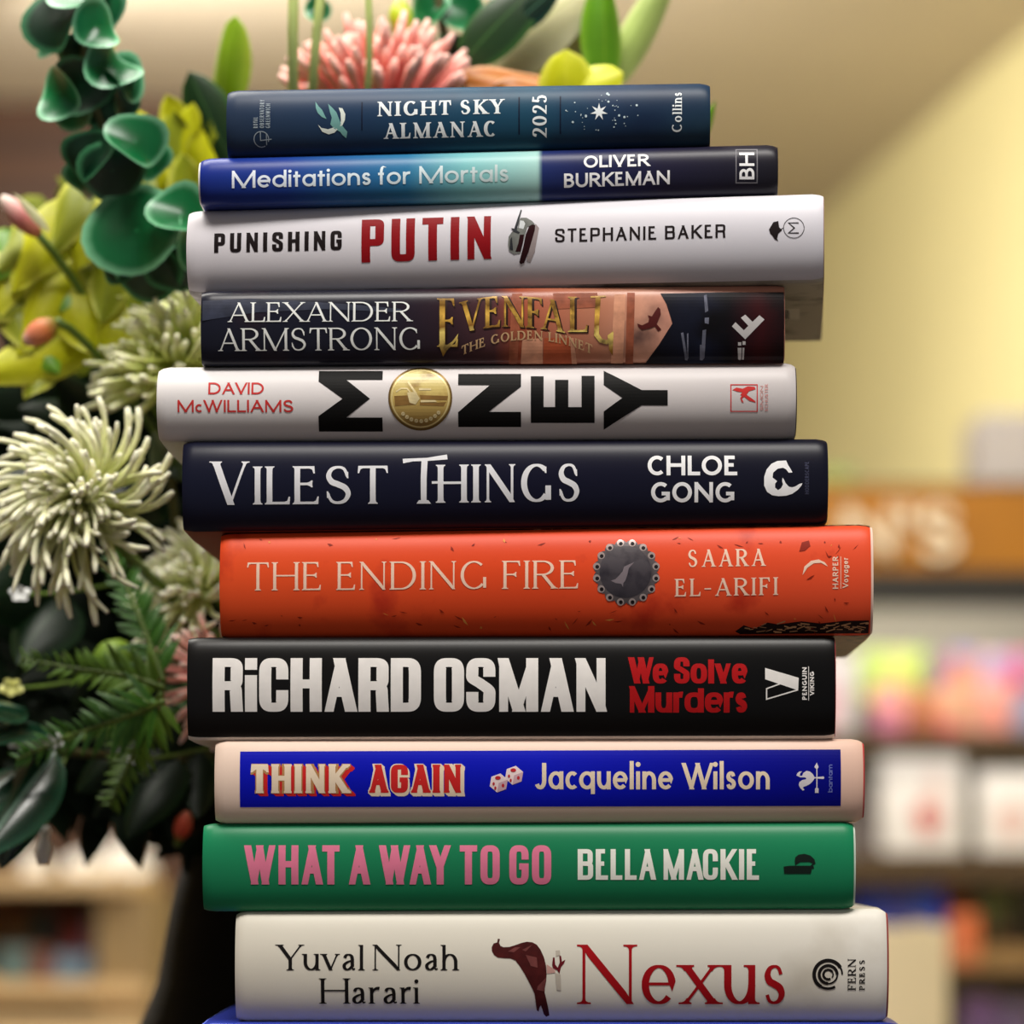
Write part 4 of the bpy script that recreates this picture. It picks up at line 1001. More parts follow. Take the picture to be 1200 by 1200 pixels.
M_SHADE = leaf_mat('shaded_leaf', (8, 26, 10), (20, 46, 20), (26, 50, 24), .45, .7, .98, spec=.2)  # deep green leaf with the shade of the depth put into its colour
M_CREAM = leaf_mat('cream_petal', (200, 196, 150), (222, 220, 180), (176, 178, 120), .5, .6, .97, trans=.15)
M_PALEST = mat('pale_green_stem', (176, 190, 112), .5, noise_amt=.15)
M_STEM = mat('brown_green_stem', (74, 72, 36), .6, noise_amt=.25)
M_GSTEM = mat('green_stem', (88, 112, 40), .5, noise_amt=.2)

def grad_mat(name, stops, rough=.5, sss=.1):
    m = leaf_mat(name, (0, 0, 0), (0, 0, 0), rough=rough, trans=sss)
    rp = [n for n in m.node_tree.nodes if n.type == 'VALTORGB'][0]
    for e, (t, c) in zip(rp.color_ramp.elements, stops): e.position = t; e.color = (*lin(c), 1)
    return m
M_MUM = grad_mat('mum_floret', [(0, (104, 118, 24)), (.3, (190, 196, 118)), (.65, (222, 224, 174)), (1, (245, 243, 216))])
M_MUM2 = grad_mat('mum_floret_lime', [(0, (132, 150, 20)), (.35, (196, 208, 92)), (.75, (216, 222, 146)), (1, (240, 240, 204))])
M_PIN = grad_mat('pincushion_style', [(0, (196, 110, 100)), (.5, (232, 138, 130)), (.85, (240, 166, 154)), (1, (248, 200, 186))])

M_PIN2 = grad_mat('pincushion_style_lifted', [(0, (226, 140, 128)), (.5, (250, 176, 164)), (.85, (252, 200, 188)), (1, (255, 226, 214))])  # same pink styles, colour brightened to offset the shade on the second flower
M_MUM3 = grad_mat('mum_floret_lifted', [(0, (140, 156, 40)), (.3, (216, 224, 140)), (.65, (240, 244, 196)), (1, (255, 254, 232))])  # florets lightened in colour because the books shade this flower
def mum(label, c, R, axis, n, m, seed, droop=.25, stemto=None, hemi=-.15, lens=(.7, 1.05), rad=.0016, curl=.35, jit=.1, name='spider_chrysanthemum'):
    random.seed(seed)
    c = Vector(c); axis = Vector(axis).normalized()
    pl = Plant(name, label, 'flower', c, 'spider chrysanthemums in the arrangement')
    bm = bmesh.new()
    u = axis.orthogonal().normalized(); v = axis.cross(u)
    for i in range(n):
        z = 1 - (1 - hemi) * ((i + .5) / n); ph = i * 2.399963
        rr = sqrt(max(0, 1 - z * z))
        d = (axis * z + (u * cos(ph) + v * sin(ph)) * rr)
        d = (d + Vector((random.gauss(0, jit), random.gauss(0, jit), random.gauss(0, jit)))).normalized()
        ln = R * random.uniform(*lens) * (1 - .45 * max(0, z))
        sw = d.cross(axis) * (random.gauss(0, jit) + .16) * ln
        inc = curl * random.uniform(.2, 1.3) * (1 - .6 * max(0, z))
        p1 = c + d * ln * .62 + sw - axis * ln * .10 + Vector((0, 0, droop * .2 * ln))
        p2 = c + d * ln + axis * inc * ln - sw * .8 + Vector((0, 0, -droop * ln * random.uniform(.2, 1.2)))
        pts = bez(c + d * R * .05, p1, p2, 9)
        r0 = rad * random.uniform(.75, 1.25)
        add_tube(bm, pts, [r0 * .6, r0 * .7, r0 * .8, r0 * .9, r0, r0, r0, r0, r0 * 1.25, r0 * .8], 6)
    pl.part('ray_florets', bm, m)
    bm = bmesh.new(); bmesh.ops.create_icosphere(bm, subdivisions=3, radius=R * .13); edge_layer(bm)
    for v in bm.verts: v.co = v.co * (1 + .12 * noise.noise(v.co * 400)) + c
    pl.part('flower_centre', bm, m)
    st = stemto or mouth()
    pl.tube('flower_stem', M_GSTEM, bez(c - axis * R * .1, c - axis * R * .8 + Vector((0, .04, -.02)), st, 10), .0024)
    return pl

mum('pale green spider chrysanthemum tucked against the dark painted book, tips reaching up', P(226, 418, .205), .050, (-.62, -.4, .75), 210, M_MUM2, 3, .0, hemi=.1, lens=(.75, 1.15), curl=.05, rad=.0012, jit=.11)
mum('largest cream-green spider chrysanthemum, left of the pale grey and navy books', P(92, 582, .13), .041, (-.3, -.85, .12), 250, M_MUM, 5, .14, hemi=-.2, lens=(.7, 1.15), curl=.12, rad=.0011, jit=.12)
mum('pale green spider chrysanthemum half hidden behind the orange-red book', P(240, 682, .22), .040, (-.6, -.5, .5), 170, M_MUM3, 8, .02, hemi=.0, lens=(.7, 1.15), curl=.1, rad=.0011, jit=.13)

def pincushion(label, c, R, axis, n, seed, spread=(.0, 1.2), rad=.0012, stemto=None, lens=(.8, 1.08), m=None):
    m = m or M_PIN
    random.seed(seed)
    c = Vector(c); axis = Vector(axis).normalized()
    pl = Plant('pincushion_protea', label, 'flower', c, 'pink pincushion flowers')
    bm = bmesh.new(); u = axis.orthogonal().normalized(); v = axis.cross(u)
    for i in range(n):
        th = spread[0] + (spread[1] - spread[0]) * sqrt((i + .5) / n); ph = i * 2.399963
        d = axis * cos(th) + (u * cos(ph) + v * sin(ph)) * sin(th)
        d = (d + Vector([random.gauss(0, .05) for _ in range(3)])).normalized()
        ln = R * random.uniform(*lens)
        k = random.uniform(-.12, .12)
        pts = bez(c + d * R * .2, c + d * ln * .6 + axis * .1 * ln, c + d * ln + axis * ln * .12 + u * k * ln * .4, 7)
        add_tube(bm, pts, [rad * .8, rad, rad, rad, rad, rad * 1.25, rad * 1.7, rad * .8], 6)
    pl.part('flower_styles', bm, m)
    bm = bmesh.new(); bmesh.ops.create_icosphere(bm, subdivisions=3, radius=R * .3); edge_layer(bm)
    for w_ in bm.verts: w_.co = w_.co + c
    pl.part('flower_head', bm, m)
    pl.tube('flower_stem', M_GSTEM, bez(c, c - axis * R * .8, stemto or mouth(), 10), .003)
    return pl
pincushion('coral pink pincushion flower showing above the topmost book', P(446, 176, .235), .050, (0, -.12, 1), 170, 12, (0, 1.02), .0014)
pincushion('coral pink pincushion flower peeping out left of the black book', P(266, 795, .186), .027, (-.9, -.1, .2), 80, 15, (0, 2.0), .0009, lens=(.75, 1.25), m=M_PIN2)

# eucalyptus branch, upper left
EB = Plant('eucalyptus_branch', 'dark green eucalyptus branch with round cupped leaves, upper left corner', 'branch', P(185, 350, .2))
EB.tube('branch_stem', M_STEM, smooth_path([mouth(), P(240, 600, .3), P(178, 345, .2), P(152, 245, .182), P(128, 170, .178), P(104, 100, .178), P(96, 30, .18), P(100, -40, .18)]), .0015)
for x, y, r, nx, nz, dy, cup, m, ov in ((72, 22, 40, -.5, .35, 0, .4, M_EUCD, 1), (112, 30, 30, .5, .2, -.01, .45, M_EUC, .8), (90, -10, 32, .1, .5, 0, .3, M_EUC, 1), (70, 108, 30, -.55, -.1, -.01, .5, M_EUC, .8), (96, 100, 32, -.1, -.2, 0, .3, M_EUCD, 1), (128, 78, 30, .5, .35, -.005, .45, M_EUC, 1), (148, 116, 22, .6, -.4, .01, .2, M_EUCD, .7), (106, 182, 30, -.45, .1, 0, .35, M_EUCD, 1), (158, 166, 32, .4, .25, -.008, .45, M_EUC, 1), (132, 200, 34, .0, -.25, .0, .3, M_EUCD, 1), (160, 270, 52, -.2, .15, 0, .3, M_EUC, 1), (212, 252, 34, .35, .45, -.006, .4, M_EUC, 1), (205, 312, 30, .1, -.3, .01, .3, M_EUCD, 1), (140, 305, 26, -.4, -.3, .01, .3, M_EUCD, 1), (58, 40, 26, -.6, -.1, .01, .3, M_EUC, .7), (100, 62, 28, .2, -.4, .012, .2, M_EUCD, 1), (118, 120, 30, .1, -.3, .012, .2, M_EUCD, 1), (84, 128, 26, -.3, -.4, .008, .3, M_EUC, .9), (142, 92, 30, .6, .5, .0, .5, M_EUC, .8), (120, 12, 26, .6, .3, .0, .5, M_EUC, .8), (128, 176, 30, .1, .4, .012, .2, M_EUCD, 1), (176, 186, 24, .5, -.2, .006, .4, M_EUC, .8), (100, 208, 24, -.5, -.3, .008, .3, M_EUC, .9), (188, 262, 40, .1, .4, .012, .3, M_EUCD, 1), (176, 320, 34, .0, -.4, .012, .3, M_EUCD, 1), (232, 292, 28, .4, .1, .004, .4, M_EUC, .9), (140, 280, 30, -.4, .0, .006, .3, M_EUC, 1)):
    rr = r * (D + .17) / PXD
    EB.disc('eucalyptus_leaf', m, P(x, y, .165 + dy * 1.4), rr * 1.06, (nx, -.75, nz), cup=cup * 1.0, ov=ov * 1.12, seed=x, wob=.08)

# eucalyptus tips over the stack
E2 = Plant('eucalyptus_branch', 'eucalyptus sprig with dark leaves above the pink flower at the top edge', 'branch', P(520, 140, .26))
E2.tube('branch_stem', M_STEM, smooth_path([mouth(.02), P(470, 500, .34), P(520, 140, .26), P(522, 60, .25), P(510, -30, .25)]), .002)
for x, y, r, nx, nz, m in ((505, 12, 26, -.4, .2, M_EUC), (545, 18, 30, .3, .3, M_EUC), (528, 60, 22, .2, -.3, M_EUCD), (540, 92, 20, .1, -.2, M_EUCD), (470, 66, 14, -.3, 0, M_EUC), (372, 12, 16, .1, .1, M_EUC)):
    E2.disc('eucalyptus_leaf', m, P(x, y, .25), r * (D + .25) / PXD, (nx, -.75, nz), seed=x)

# lime orchid-like sprays, upper left
OR = Plant('lime_orchid', 'yellow-green orchid with broad wavy petals left of the white book', 'flower', P(120, 330, .24))
OR.tube('flower_stem', M_GSTEM, smooth_path([mouth(-.02), P(210, 560, .33), P(120, 330, .24), P(70, 290, .23)]), .0026)
for a, b, w, m, k in (((112, 205), (62, 300), 60, M_OLIVE, {}), ((92, 232), (14, 346), 62, M_LIME, {}), ((30, 300), (-14, 384), 44, M_LIME, {}), ((62, 316), (112, 420), 66, M_LIME, {}), ((100, 300), (148, 352), 50, M_OLIVE, {}), ((66, 352), (-26, 374), 40, M_OLIVE, {}), ((112, 398), (-30, 446), 62, M_LIME, {}), ((80, 330), (72, 366), 44, M_GRN, {}), ((24, 270), (-12, 330), 62, M_GRN, {}), ((60, 420), (30, 470), 40, M_OLIVE, {}), ((128, 210), (92, 320), 66, M_LIME, {}), ((150, 250), (120, 380), 70, M_OLIVE, {}), ((92, 300), (20, 420), 60, M_LIME, {}), ((50, 260), (0, 320), 60, M_OLIVE, {}), ((110, 340), (150, 440), 60, M_LIME, {}), ((0, 330), (40, 420), 50, M_OLIVE, {}), ((20, 380), (70, 440), 46, M_GRN, {})):
    OR.leaf('petal', m, P(*a, .225), P(*b, .215), w * (D + .22) / PXD, (random.uniform(-.3, .3), -1, random.uniform(-.1, .5)), bend=.12, cup=.2, wave=.08, tipp=.7, seed=a[0])
O2 = Plant('lime_orchid', 'yellow-green orchid with crumpled petals between the eucalyptus and the two topmost books', 'flower', P(200, 240, .27))
O2.tube('flower_stem', M_GSTEM, smooth_path([mouth(-.01), P(240, 500, .34), P(200, 250, .27), P(190, 190, .26)]), .0026)
for a, b, w, m in (((190, 240), (160, 128), 62, M_LIME), ((200, 236), (206, 128), 66, M_OLIVE), ((214, 236), (226, 120), 60, M_LIME), ((236, 240), (236, 150), 56, M_LIME), ((178, 262), (178, 170), 50, M_LIME), ((220, 262), (214, 180), 50, M_OLIVE), ((128, 206), (148, 262), 40, M_CREAM), ((140, 120), (148, 170), 34, M_CREAM), ((118, 60), (140, 50), 30, M_LIME), ((246, 262), (222, 226), 20, M_CREAM), ((168, 250), (132, 170), 60, M_LIME), ((150, 230), (186, 140), 60, M_LIME), ((226, 200), (196, 110), 50, M_LIME), ((240, 220), (248, 140), 44, M_OLIVE), ((190, 290), (120, 240), 60, M_LIME), ((228, 180), (180, 160), 50, M_OLIVE)):
    O2.leaf('petal', m, P(*a, .262), P(*b, .25), w * (D + .25) / PXD, (random.uniform(-.4, .4), -1, random.uniform(-.1, .4)), bend=.1, cup=.2, wave=.1, tipp=.6, seed=a[0])
O2.tube('flower_column', M_PALEST, [P(172, 188, .235), P(176, 215, .232), P(182, 238, .235)], [.0022, .0028, .0022])

def bud(name, label, a, b, w, m, y, stem_pts=None, cat='flower bud', extra=None, group=None):
    pl = Plant(name, label, cat, P(*a, y), group)
    bm = bmesh.new()
    A, B = P(*a, y), P(*b, y); k = (D + y) / PXD
    pts = [A + (B - A) * t for t in [i / 10 for i in range(11)]]
    add_tube(bm, pts, [max(.0004, w / 2 * k * sin(pi * (.06 + .9 * i / 10)) ** .7) for i in range(11)], 12)
    pl.part('bud', bm, m)
    pl.tube('flower_stem', M_GSTEM, stem_pts or bez(A, A + (A - B) * .8 + Vector((.01, .03, -.01)), mouth(), 10), .0018)
    return pl
M_BPINK = grad_mat('bud_pink', [(0, (196, 120, 90)), (.4, (216, 128, 124)), (.75, (226, 176, 168)), (1, (232, 220, 206))])
M_BORG = grad_mat('bud_orange', [(0, (120, 120, 50)), (.35, (196, 110, 60)), (.75, (214, 130, 100)), (1, (240, 196, 190))])
M_BRED = grad_mat('bud_red', [(0, (140, 110, 50)), (.25, (214, 80, 56)), (.7, (226, 96, 70)), (1, (236, 140, 110))])
b1 = bud('lily_bud', 'pink lily bud with a pale tip at the left edge, below the wood panelling', (46, 276), (2, 230), 28, M_BPINK, .2)
b1.leaf('sepal', M_CREAM, P(58, 272, .19), P(16, 226, .19), 10 * vk, (0, -1, .3), bend=.05)
bud('lily_bud', 'small orange and pink bud among the lime petals', (66, 376), (28, 402), 30, M_BORG, .19)
bud('lily_bud', 'red-orange bud hanging low beside the green book, left of it', (209, 985), (220, 950), 22, M_BRED, .24, bez(P(209, 985, .24), P(200, 1010, .25), mouth(-.05), 8))
# bright green oval leaf and dark leaf left of the top book
GL = Plant('green_leaf_spray', 'bright green oval leaf with a dark one below it, left of the topmost book', 'leaf', P(262, 190, .28))
GL.tube('leaf_stem', M_GSTEM, smooth_path([mouth(), P(290, 500, .34), P(268, 240, .3), P(262, 130, .28)]), .002)
GL.leaf('leaf_blade', leaf_mat('spring_leaf', (122, 160, 24), (160, 190, 60), (150, 184, 60), .35, .6, .98), P(262, 128, .27), P(278, 18, .26), 50 * vk, (-.5, -1, .1), bend=.1, cup=.35, tipp=.45)
GL.leaf('leaf_blade', M_DARK, P(276, 200, .255), P(222, 84, .25), 58 * vk, (-.2, -1, .25), bend=.08, cup=.15, tipp=.6, fat=.95)
# stems and lily behind the top book
ST = Plant('green_stem_bunch', 'pale green stems rising left of the coral flower at the top edge', 'stem', P(350, 150, .27))
for x0, x1, r in ((344, 346, 9), (366, 384, 8), (430, 428, 6)):
    ST.tube('plant_stem', M_PALEST, smooth_path([mouth(.01 * (x0 - 344) / 20), P(360 + (x0 - 344) * .3, 500, .33), P(x0, 120, .19), P(x1, -60, .18)]), r * .5 * vk * 1.3)
bud('lime_bud', 'small lime green bud behind the coral flower', (472, 44), (468, 0), 30, leaf_mat('lime_bud', (176, 196, 40), (190, 206, 70)), .25)
LI = Plant('white_lily', 'cream lily seen from behind above the topmost book with green sepals', 'flower', P(640, 150, .27))
LI.tube('flower_stem', M_PALEST, smooth_path([mouth(.03), P(540, 500, .34), P(640, 150, .28), P(668, 100, .27)]), .003)
LI.leaf('petal', M_CREAM, P(556, 98, .265), P(720, -30, .25), 78 * vk, (.2, -1, .5), bend=.1, cup=.2, tipp=.6)
LI.leaf('petal', M_CREAM, P(600, 120, .27), P(700, 20, .255), 60 * vk, (.2, -1, .3), bend=.05, cup=.2, tipp=.6)
LI.leaf('sepal', leaf_mat('green_sepal', (84, 136, 14), (120, 164, 40), (110, 150, 30), .35), P(708, 92, .245), P(704, -26, .245), 48 * vk, (.3, -1, .1), bend=.06, cup=.3, tipp=.5)
LI.leaf('sepal', leaf_mat('pale_sepal', (158, 178, 96), (190, 200, 130), (140, 164, 80), .4), P(712, 104, .26), P(790, -40, .26), 40 * vk, (.2, -1, .2), bend=.04, cup=.25, tipp=.5)
DL = Plant('broad_dark_leaf', 'broad blackish green leaf slanting down from the top edge above the topmost book', 'leaf', P(545, 80, .25))
DL.leaf('leaf_blade', M_DARK, P(540, 76, .24), P(648, -30, .235), 66 * vk, (-.1, -1, .4), bend=.06, cup=.1, tipp=.7)
DL.leaf('leaf_blade', M_DARK2, P(598, 34, .235), P(660, -20, .23), 34 * vk, (.3, -1, .4), bend=.05, cup=.15, tipp=.7)
DL.tube('leaf_stem', M_STEM, smooth_path([mouth(.02, .01), P(500, 500, .35), P(530, 160, .26), P(541, 76, .24)]), .002)
YL = Plant('lime_orchid', 'lime and rust coloured orchid lying just over the topmost book', 'flower', P(640, 160, .24))
M_RUST = leaf_mat('rust_petal', (170, 96, 30), (214, 160, 120), (140, 120, 20), .45, .55, .95, base2=(150, 90, 30))
YL.leaf('petal', M_RUST, P(650, 108, .22), P(536, 92, .22), 48 * vk, (.1, -1, .5), bend=.1, cup=.2, wave=.1, tipp=.6)
YL.leaf('petal', M_RUST, P(648, 116, .215), P(578, 102, .215), 40 * vk, (.1, -1, .2), bend=.1, cup=.2, wave=.1, tipp=.6)
YL.leaf('petal', M_LIME, P(664, 140, .215), P(664, 58, .21), 66 * vk, (-.1, -1, .2), bend=.12, cup=.2, tipp=.5)
YL.leaf('petal', M_LIME, P(662, 118, .212), P(730, 86, .212), 52 * vk, (.1, -1, .3), bend=.12, cup=.2, tipp=.5)
YL.tube('flower_stem', M_GSTEM, smooth_path([mouth(.03, .01), P(560, 500, .36), P(640, 170, .25), P(660, 120, .225)]), .0024)
ML = Plant('green_leaf_spray', 'small green leaf just right of the topmost book', 'leaf', P(815, 190, .22))
ML.leaf('leaf_blade', M_GRN, P(812, 176, .21), P(839, 118, .205), 16 * vk, (.2, -1, .2), bend=.05)
ML.tube('leaf_stem', M_GSTEM, smooth_path([mouth(.03, .02), P(640, 520, .36), P(790, 260, .25), P(812, 176, .21)]), .0016)

# lower left: fern sprays, glossy leaves and the dark depth of the arrangement
def fern(label, path, w, m, n, seed, y):
    random.seed(seed)
    pl = Plant('fern_frond', label, 'fern', P(*path[0], y), 'fern fronds in the arrangement')
    pts = smooth_path([P(*p, y + .01 * i) for i, p in enumerate(path)], 8)
    pl.tube('frond_stem', M_GSTEM, pts, [.0014 * (1 - .7 * i / len(pts)) for i in range(len(pts))], 6)
    bm = bmesh.new()
    for i in range(n):
        t = .08 + .92 * i / n; q = t * (len(pts) - 1); j = min(int(q), len(pts) - 2)
        p = pts[j].lerp(pts[j + 1], q - j); d = (pts[j + 1] - pts[j]).normalized()
        for sd in (-1, 1):
            sv = d.cross(Vector((0, -1, 0))).normalized() * sd
            dr = (d * .9 + sv * 1.0 + Vector((random.gauss(0, .15), random.gauss(-.15, .25), random.gauss(0, .15)))).normalized()
            ln = w * vk * (1.05 - t * .75) * random.uniform(.7, 1.2)
            add_leaf(bm, p, p + dr * ln, ln * .2, (random.gauss(0, .4), -1, .7), bend=.08, nt_=4, ns=2)
    pl.part('frond_leaflets', bm, m)
    return pl
M_F1 = leaf_mat('fern_mid', (84, 122, 26), (120, 154, 50), rough=.5)
M_F2 = leaf_mat('fern_dark', (48, 98, 20), (90, 136, 46), rough=.5)
fern('olive fern frond reaching left at the height of the black book', [(192, 806), (150, 792), (100, 785), (24, 772)], 46, M_F1, 26, 21, .15)
fern('green fern frond sloping down to the lower left, under the olive one', [(192, 822), (150, 840), (90, 860), (20, 890)], 52, M_F2, 26, 22, .14)
fern('fern frond hanging down beside the pale pink book', [(190, 812), (165, 860), (150, 900), (128, 945)], 46, M_F1, 24, 23, .15)
fern('fern frond under the largest chrysanthemum, pointing up', [(192, 800), (172, 745), (150, 690), (132, 640)], 44, M_F2, 24, 24, .16)
fern('fern frond in the gap below the half hidden chrysanthemum', [(250, 850), (225, 800), (200, 760), (170, 720)], 50, M_F2, 24, 25, .2)
GB = Plant('green_bud', 'round mossy green bud among the ferns, left of the black book', 'flower bud', P(136, 778, .22))
bm = bmesh.new(); bmesh.ops.create_icosphere(bm, subdivisions=4, radius=29 * vk * .92); L = edge_layer(bm); c = P(136, 778, .215)
for v in bm.verts:
    v[L] = .5 + .5 * v.co.z / (29 * vk); v.co = v.co * (1 + .06 * noise.noise(v.co * 300)) + c
GB.part('bud', bm, leaf_mat('moss_bud', (60, 96, 14), (126, 156, 40), (30, 60, 10), .55, .5, .95))
GB.tube('flower_stem', M_GSTEM, bez(c, c + Vector((.03, .03, -.02)), mouth(), 8), .002)

def glossy(label, specs, y, m, seed):
    random.seed(seed)
    pl = Plant('glossy_leaf_spray', label, 'leaves', P(*specs[0][0], y), 'glossy dark leaf sprays')
    bx = P(*specs[0][0], y)
    pl.tube('leaf_stem', M_STEM, bez(mouth(-.03), P(230, 900, .33), bx, 10), .002)
    for a, b, w in specs:
        pl.leaf('leaf_blade', m, P(*a, y + random.uniform(-.01, .01)), P(*b, y - .02 + random.uniform(-.02, .02)), w * vk, (random.gauss(0, .35), -1, random.uniform(0, .8)), bend=random.uniform(0, .15), cup=.2, tipp=.8)
glossy('glossy dark leaves with a pale rib filling the lower left edge', [((66, 880), (-30, 1010), 74), ((50, 890), (0, 1020), 56), ((50, 850), (-30, 880), 60), ((30, 830), (-40, 830), 50), ((30, 900), (-40, 950), 60)], .2, leaf_mat('glossy_ribbed', (14, 52, 34), (44, 90, 66), (120, 150, 134), .22, .7, .98, spec=.7, rib_w=.1), 31)
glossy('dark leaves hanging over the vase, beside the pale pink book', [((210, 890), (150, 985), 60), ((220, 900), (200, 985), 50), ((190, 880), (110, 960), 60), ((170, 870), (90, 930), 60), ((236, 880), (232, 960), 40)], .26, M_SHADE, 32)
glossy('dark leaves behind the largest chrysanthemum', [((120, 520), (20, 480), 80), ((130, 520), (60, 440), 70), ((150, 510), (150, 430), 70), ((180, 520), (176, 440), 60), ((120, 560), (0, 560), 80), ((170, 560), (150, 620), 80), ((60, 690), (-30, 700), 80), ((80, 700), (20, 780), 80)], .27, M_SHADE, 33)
glossy('grey-green leaf pair between the pale grey and navy books, left of them', [((200, 560), (178, 505), 40), ((205, 560), (214, 520), 30)], .22, leaf_mat('grey_leaf', (96, 116, 92), (130, 150, 120), (150, 164, 140), .4), 34)
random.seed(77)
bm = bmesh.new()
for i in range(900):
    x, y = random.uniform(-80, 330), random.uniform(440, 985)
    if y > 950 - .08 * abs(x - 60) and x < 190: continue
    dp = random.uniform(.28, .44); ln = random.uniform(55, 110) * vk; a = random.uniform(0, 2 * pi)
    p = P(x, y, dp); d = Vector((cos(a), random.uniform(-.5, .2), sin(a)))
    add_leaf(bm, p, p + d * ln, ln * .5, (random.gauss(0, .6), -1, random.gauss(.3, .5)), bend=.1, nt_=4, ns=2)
dk = mesh_obj('dark_foliage', bm, leaf_mat('shadow_leaf', (8, 24, 8), (14, 36, 14), rough=.6, spec=.15), None, True)  # near-black colour carries the shade deep inside the arrangement
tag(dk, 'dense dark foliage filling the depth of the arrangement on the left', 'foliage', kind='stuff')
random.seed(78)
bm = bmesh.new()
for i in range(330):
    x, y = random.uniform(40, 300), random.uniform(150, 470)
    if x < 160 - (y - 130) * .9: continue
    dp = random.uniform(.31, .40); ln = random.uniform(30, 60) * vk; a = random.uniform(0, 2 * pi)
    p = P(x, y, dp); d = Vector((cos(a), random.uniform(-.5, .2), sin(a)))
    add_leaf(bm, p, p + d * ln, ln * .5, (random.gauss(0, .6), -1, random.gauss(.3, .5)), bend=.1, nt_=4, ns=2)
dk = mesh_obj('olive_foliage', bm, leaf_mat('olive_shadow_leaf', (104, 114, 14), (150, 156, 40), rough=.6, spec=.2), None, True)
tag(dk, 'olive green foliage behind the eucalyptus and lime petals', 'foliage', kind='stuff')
# small white blossoms
for i, (x, y, lab) in enumerate(((52, 985, 'tallest small white blossom over the pale shelf, lower left'), (40, 868, 'small white blossom at the left edge, on the glossy leaves'), (20, 868, 'tiny white blossom beside the left edge, on the glossy leaves'), (62, 868, 'small white blossom right of its neighbours on the glossy leaves'), (156, 890, 'tiny pale blossom hanging on the fern beside the pale pink book'), (24, 696, 'pale blossom below the largest chrysanthemum'), (14, 806, 'small yellowish blossom at the left edge, above the glossy leaves'))):
    yy = .2
    pl = Plant('small_blossom', lab, 'flower', P(x, y, yy), 'small white blossoms')
    bm = bmesh.new(); k = (D + yy) / PXD
    ang = random.uniform(0, 6)
    if i == 0:
        add_tube(bm, [P(50, 1014, yy), P(50, 1000, yy), P(52, 990, yy), P(52, 982, yy), P(53, 974, yy), P(53, 968, yy)], [6 * k, 10 * k, 9 * k, 6 * k, 7 * k, 4 * k], 10)
        pl.part('petal_cup', bm, mat('white_petal', (226, 226, 222), .5))
        pl.tube('flower_stem', M_GSTEM, bez(P(53, 970, yy), P(60, 930, .21), P(80, 880, .22), 6), .0008)
    else:
        c = P(x, y, yy); rr = {4: 9, 6: 16, 5: 14}.get(i, 15) * k
        for q in range(5):
            a = ang + q * 2 * pi / 5; d = Vector((cos(a), -.35, sin(a) * .7))
            add_leaf(bm, c, c + d * rr, rr * .8, (0, -1, .4), bend=.1, nt_=5, ns=4, tipp=.6)
        pl.part('petal_cup', bm, mat('white_petal', (206, 206, 120) if i == 6 else (220, 222, 220), .5))
        pl.tube('flower_stem', M_GSTEM, bez(c, c + Vector((.01, .02, .0)), c + Vector((.04, .06, .01)), 6), .0008)
# ------------------------------------------------------------------ the shop behind
TF, CEIL, FLOOR = 0.0, ZC + 1.6, -.75
def box(bm, x0, x1, y0, y1, z0, z1):
    v = [bm.verts.new((x, y, z)) for x in (x0, x1) for y in (y0, y1) for z in (z0, z1)]
    for f in ((0, 1, 3, 2), (4, 6, 7, 5), (0, 4, 5, 1), (2, 3, 7, 6), (0, 2, 6, 4), (1, 5, 7, 3)): bm.faces.new([v[i] for i in f])
def boxo(name, parent, m, *b, bevel=0.0):
    bm = bmesh.new()
    if isinstance(b[0], (list, tuple)):
        for q in b: box(bm, *q)
    else: box(bm, *b)
    bmesh.ops.recalc_face_normals(bm, faces=bm.faces)
    if bevel: bmesh.ops.bevel(bm, geom=bm.edges[:], offset=bevel, segments=2, affect='EDGES', profile=.6)
    return mesh_obj(name, bm, m, parent, bool(bevel), 40)
def struct(name, m, *b):
    o = boxo(name, None, m, *b); o['kind'] = 'structure'; return o

# table under the books and vase
t = empty('display_table', (0, .12, -.03)); tag(t, 'dark display table just below the frame carrying books and vase', 'table')
m_tab = mat('dark_table_wood', (52, 40, 34), .5, noise_amt=.3, noise_scale=20)
def rel(o, root):
    o.data.transform(Matrix.Translation(-root.location)); return o
rel(boxo('table_top', t, m_tab, -.55, .55, -.26, .46, -.03, 0, bevel=.004), t)
for sx in (-.5, .5):
    for sy in (-.21, .41):
        rel(boxo('leg', t, m_tab, sx - .025, sx + .025, sy - .025, sy + .025, FLOOR, -.03), t)

wood = ramp_mat('wood_slats', [(0, (28, 14, 6)), (.1, (60, 36, 18)), (.5, (72, 44, 24)), (.9, (56, 32, 16)), (1, (26, 12, 5))], .55, 'Z', 0, 1, .3)
nt = wood.node_tree
mr = [n for n in nt.nodes if n.type == 'MAP_RANGE'][0]
sp = [n for n in nt.nodes if n.type == 'SEPXYZ'][0]
fr = nt.nodes.new('ShaderNodeMath'); fr.operation = 'FRACT'; mu = nt.nodes.new('ShaderNodeMath'); mu.operation = 'MULTIPLY'; mu.inputs[1].default_value = 10.0
nt.links.new(sp.outputs['Z'], mu.inputs[0]); nt.links.new(mu.outputs[0], fr.inputs[0]); nt.links.new(fr.outputs[0], mr.inputs['Value'])
ceil_m = mat('ceiling_paint', (204, 192, 172), .85, .1, noise_amt=.03, noise_scale=2)
yel_m = mat('yellow_wall_paint', (222, 213, 160), .85, .1, noise_amt=.03, noise_scale=2)
beige_m = mat('beige_wall_paint', (190, 170, 128), .85, .1, noise_amt=.03, noise_scale=2)
floor_m = mat('carpet', (110, 96, 80), .95, .05, noise_amt=.15, noise_scale=60)
struct('floor', floor_m, -3.2, 3.2, -2.4, 10, FLOOR - .05, FLOOR)
struct('ceiling', ceil_m, -3.2, 3.2, -2.4, 10, CEIL, CEIL + .05)
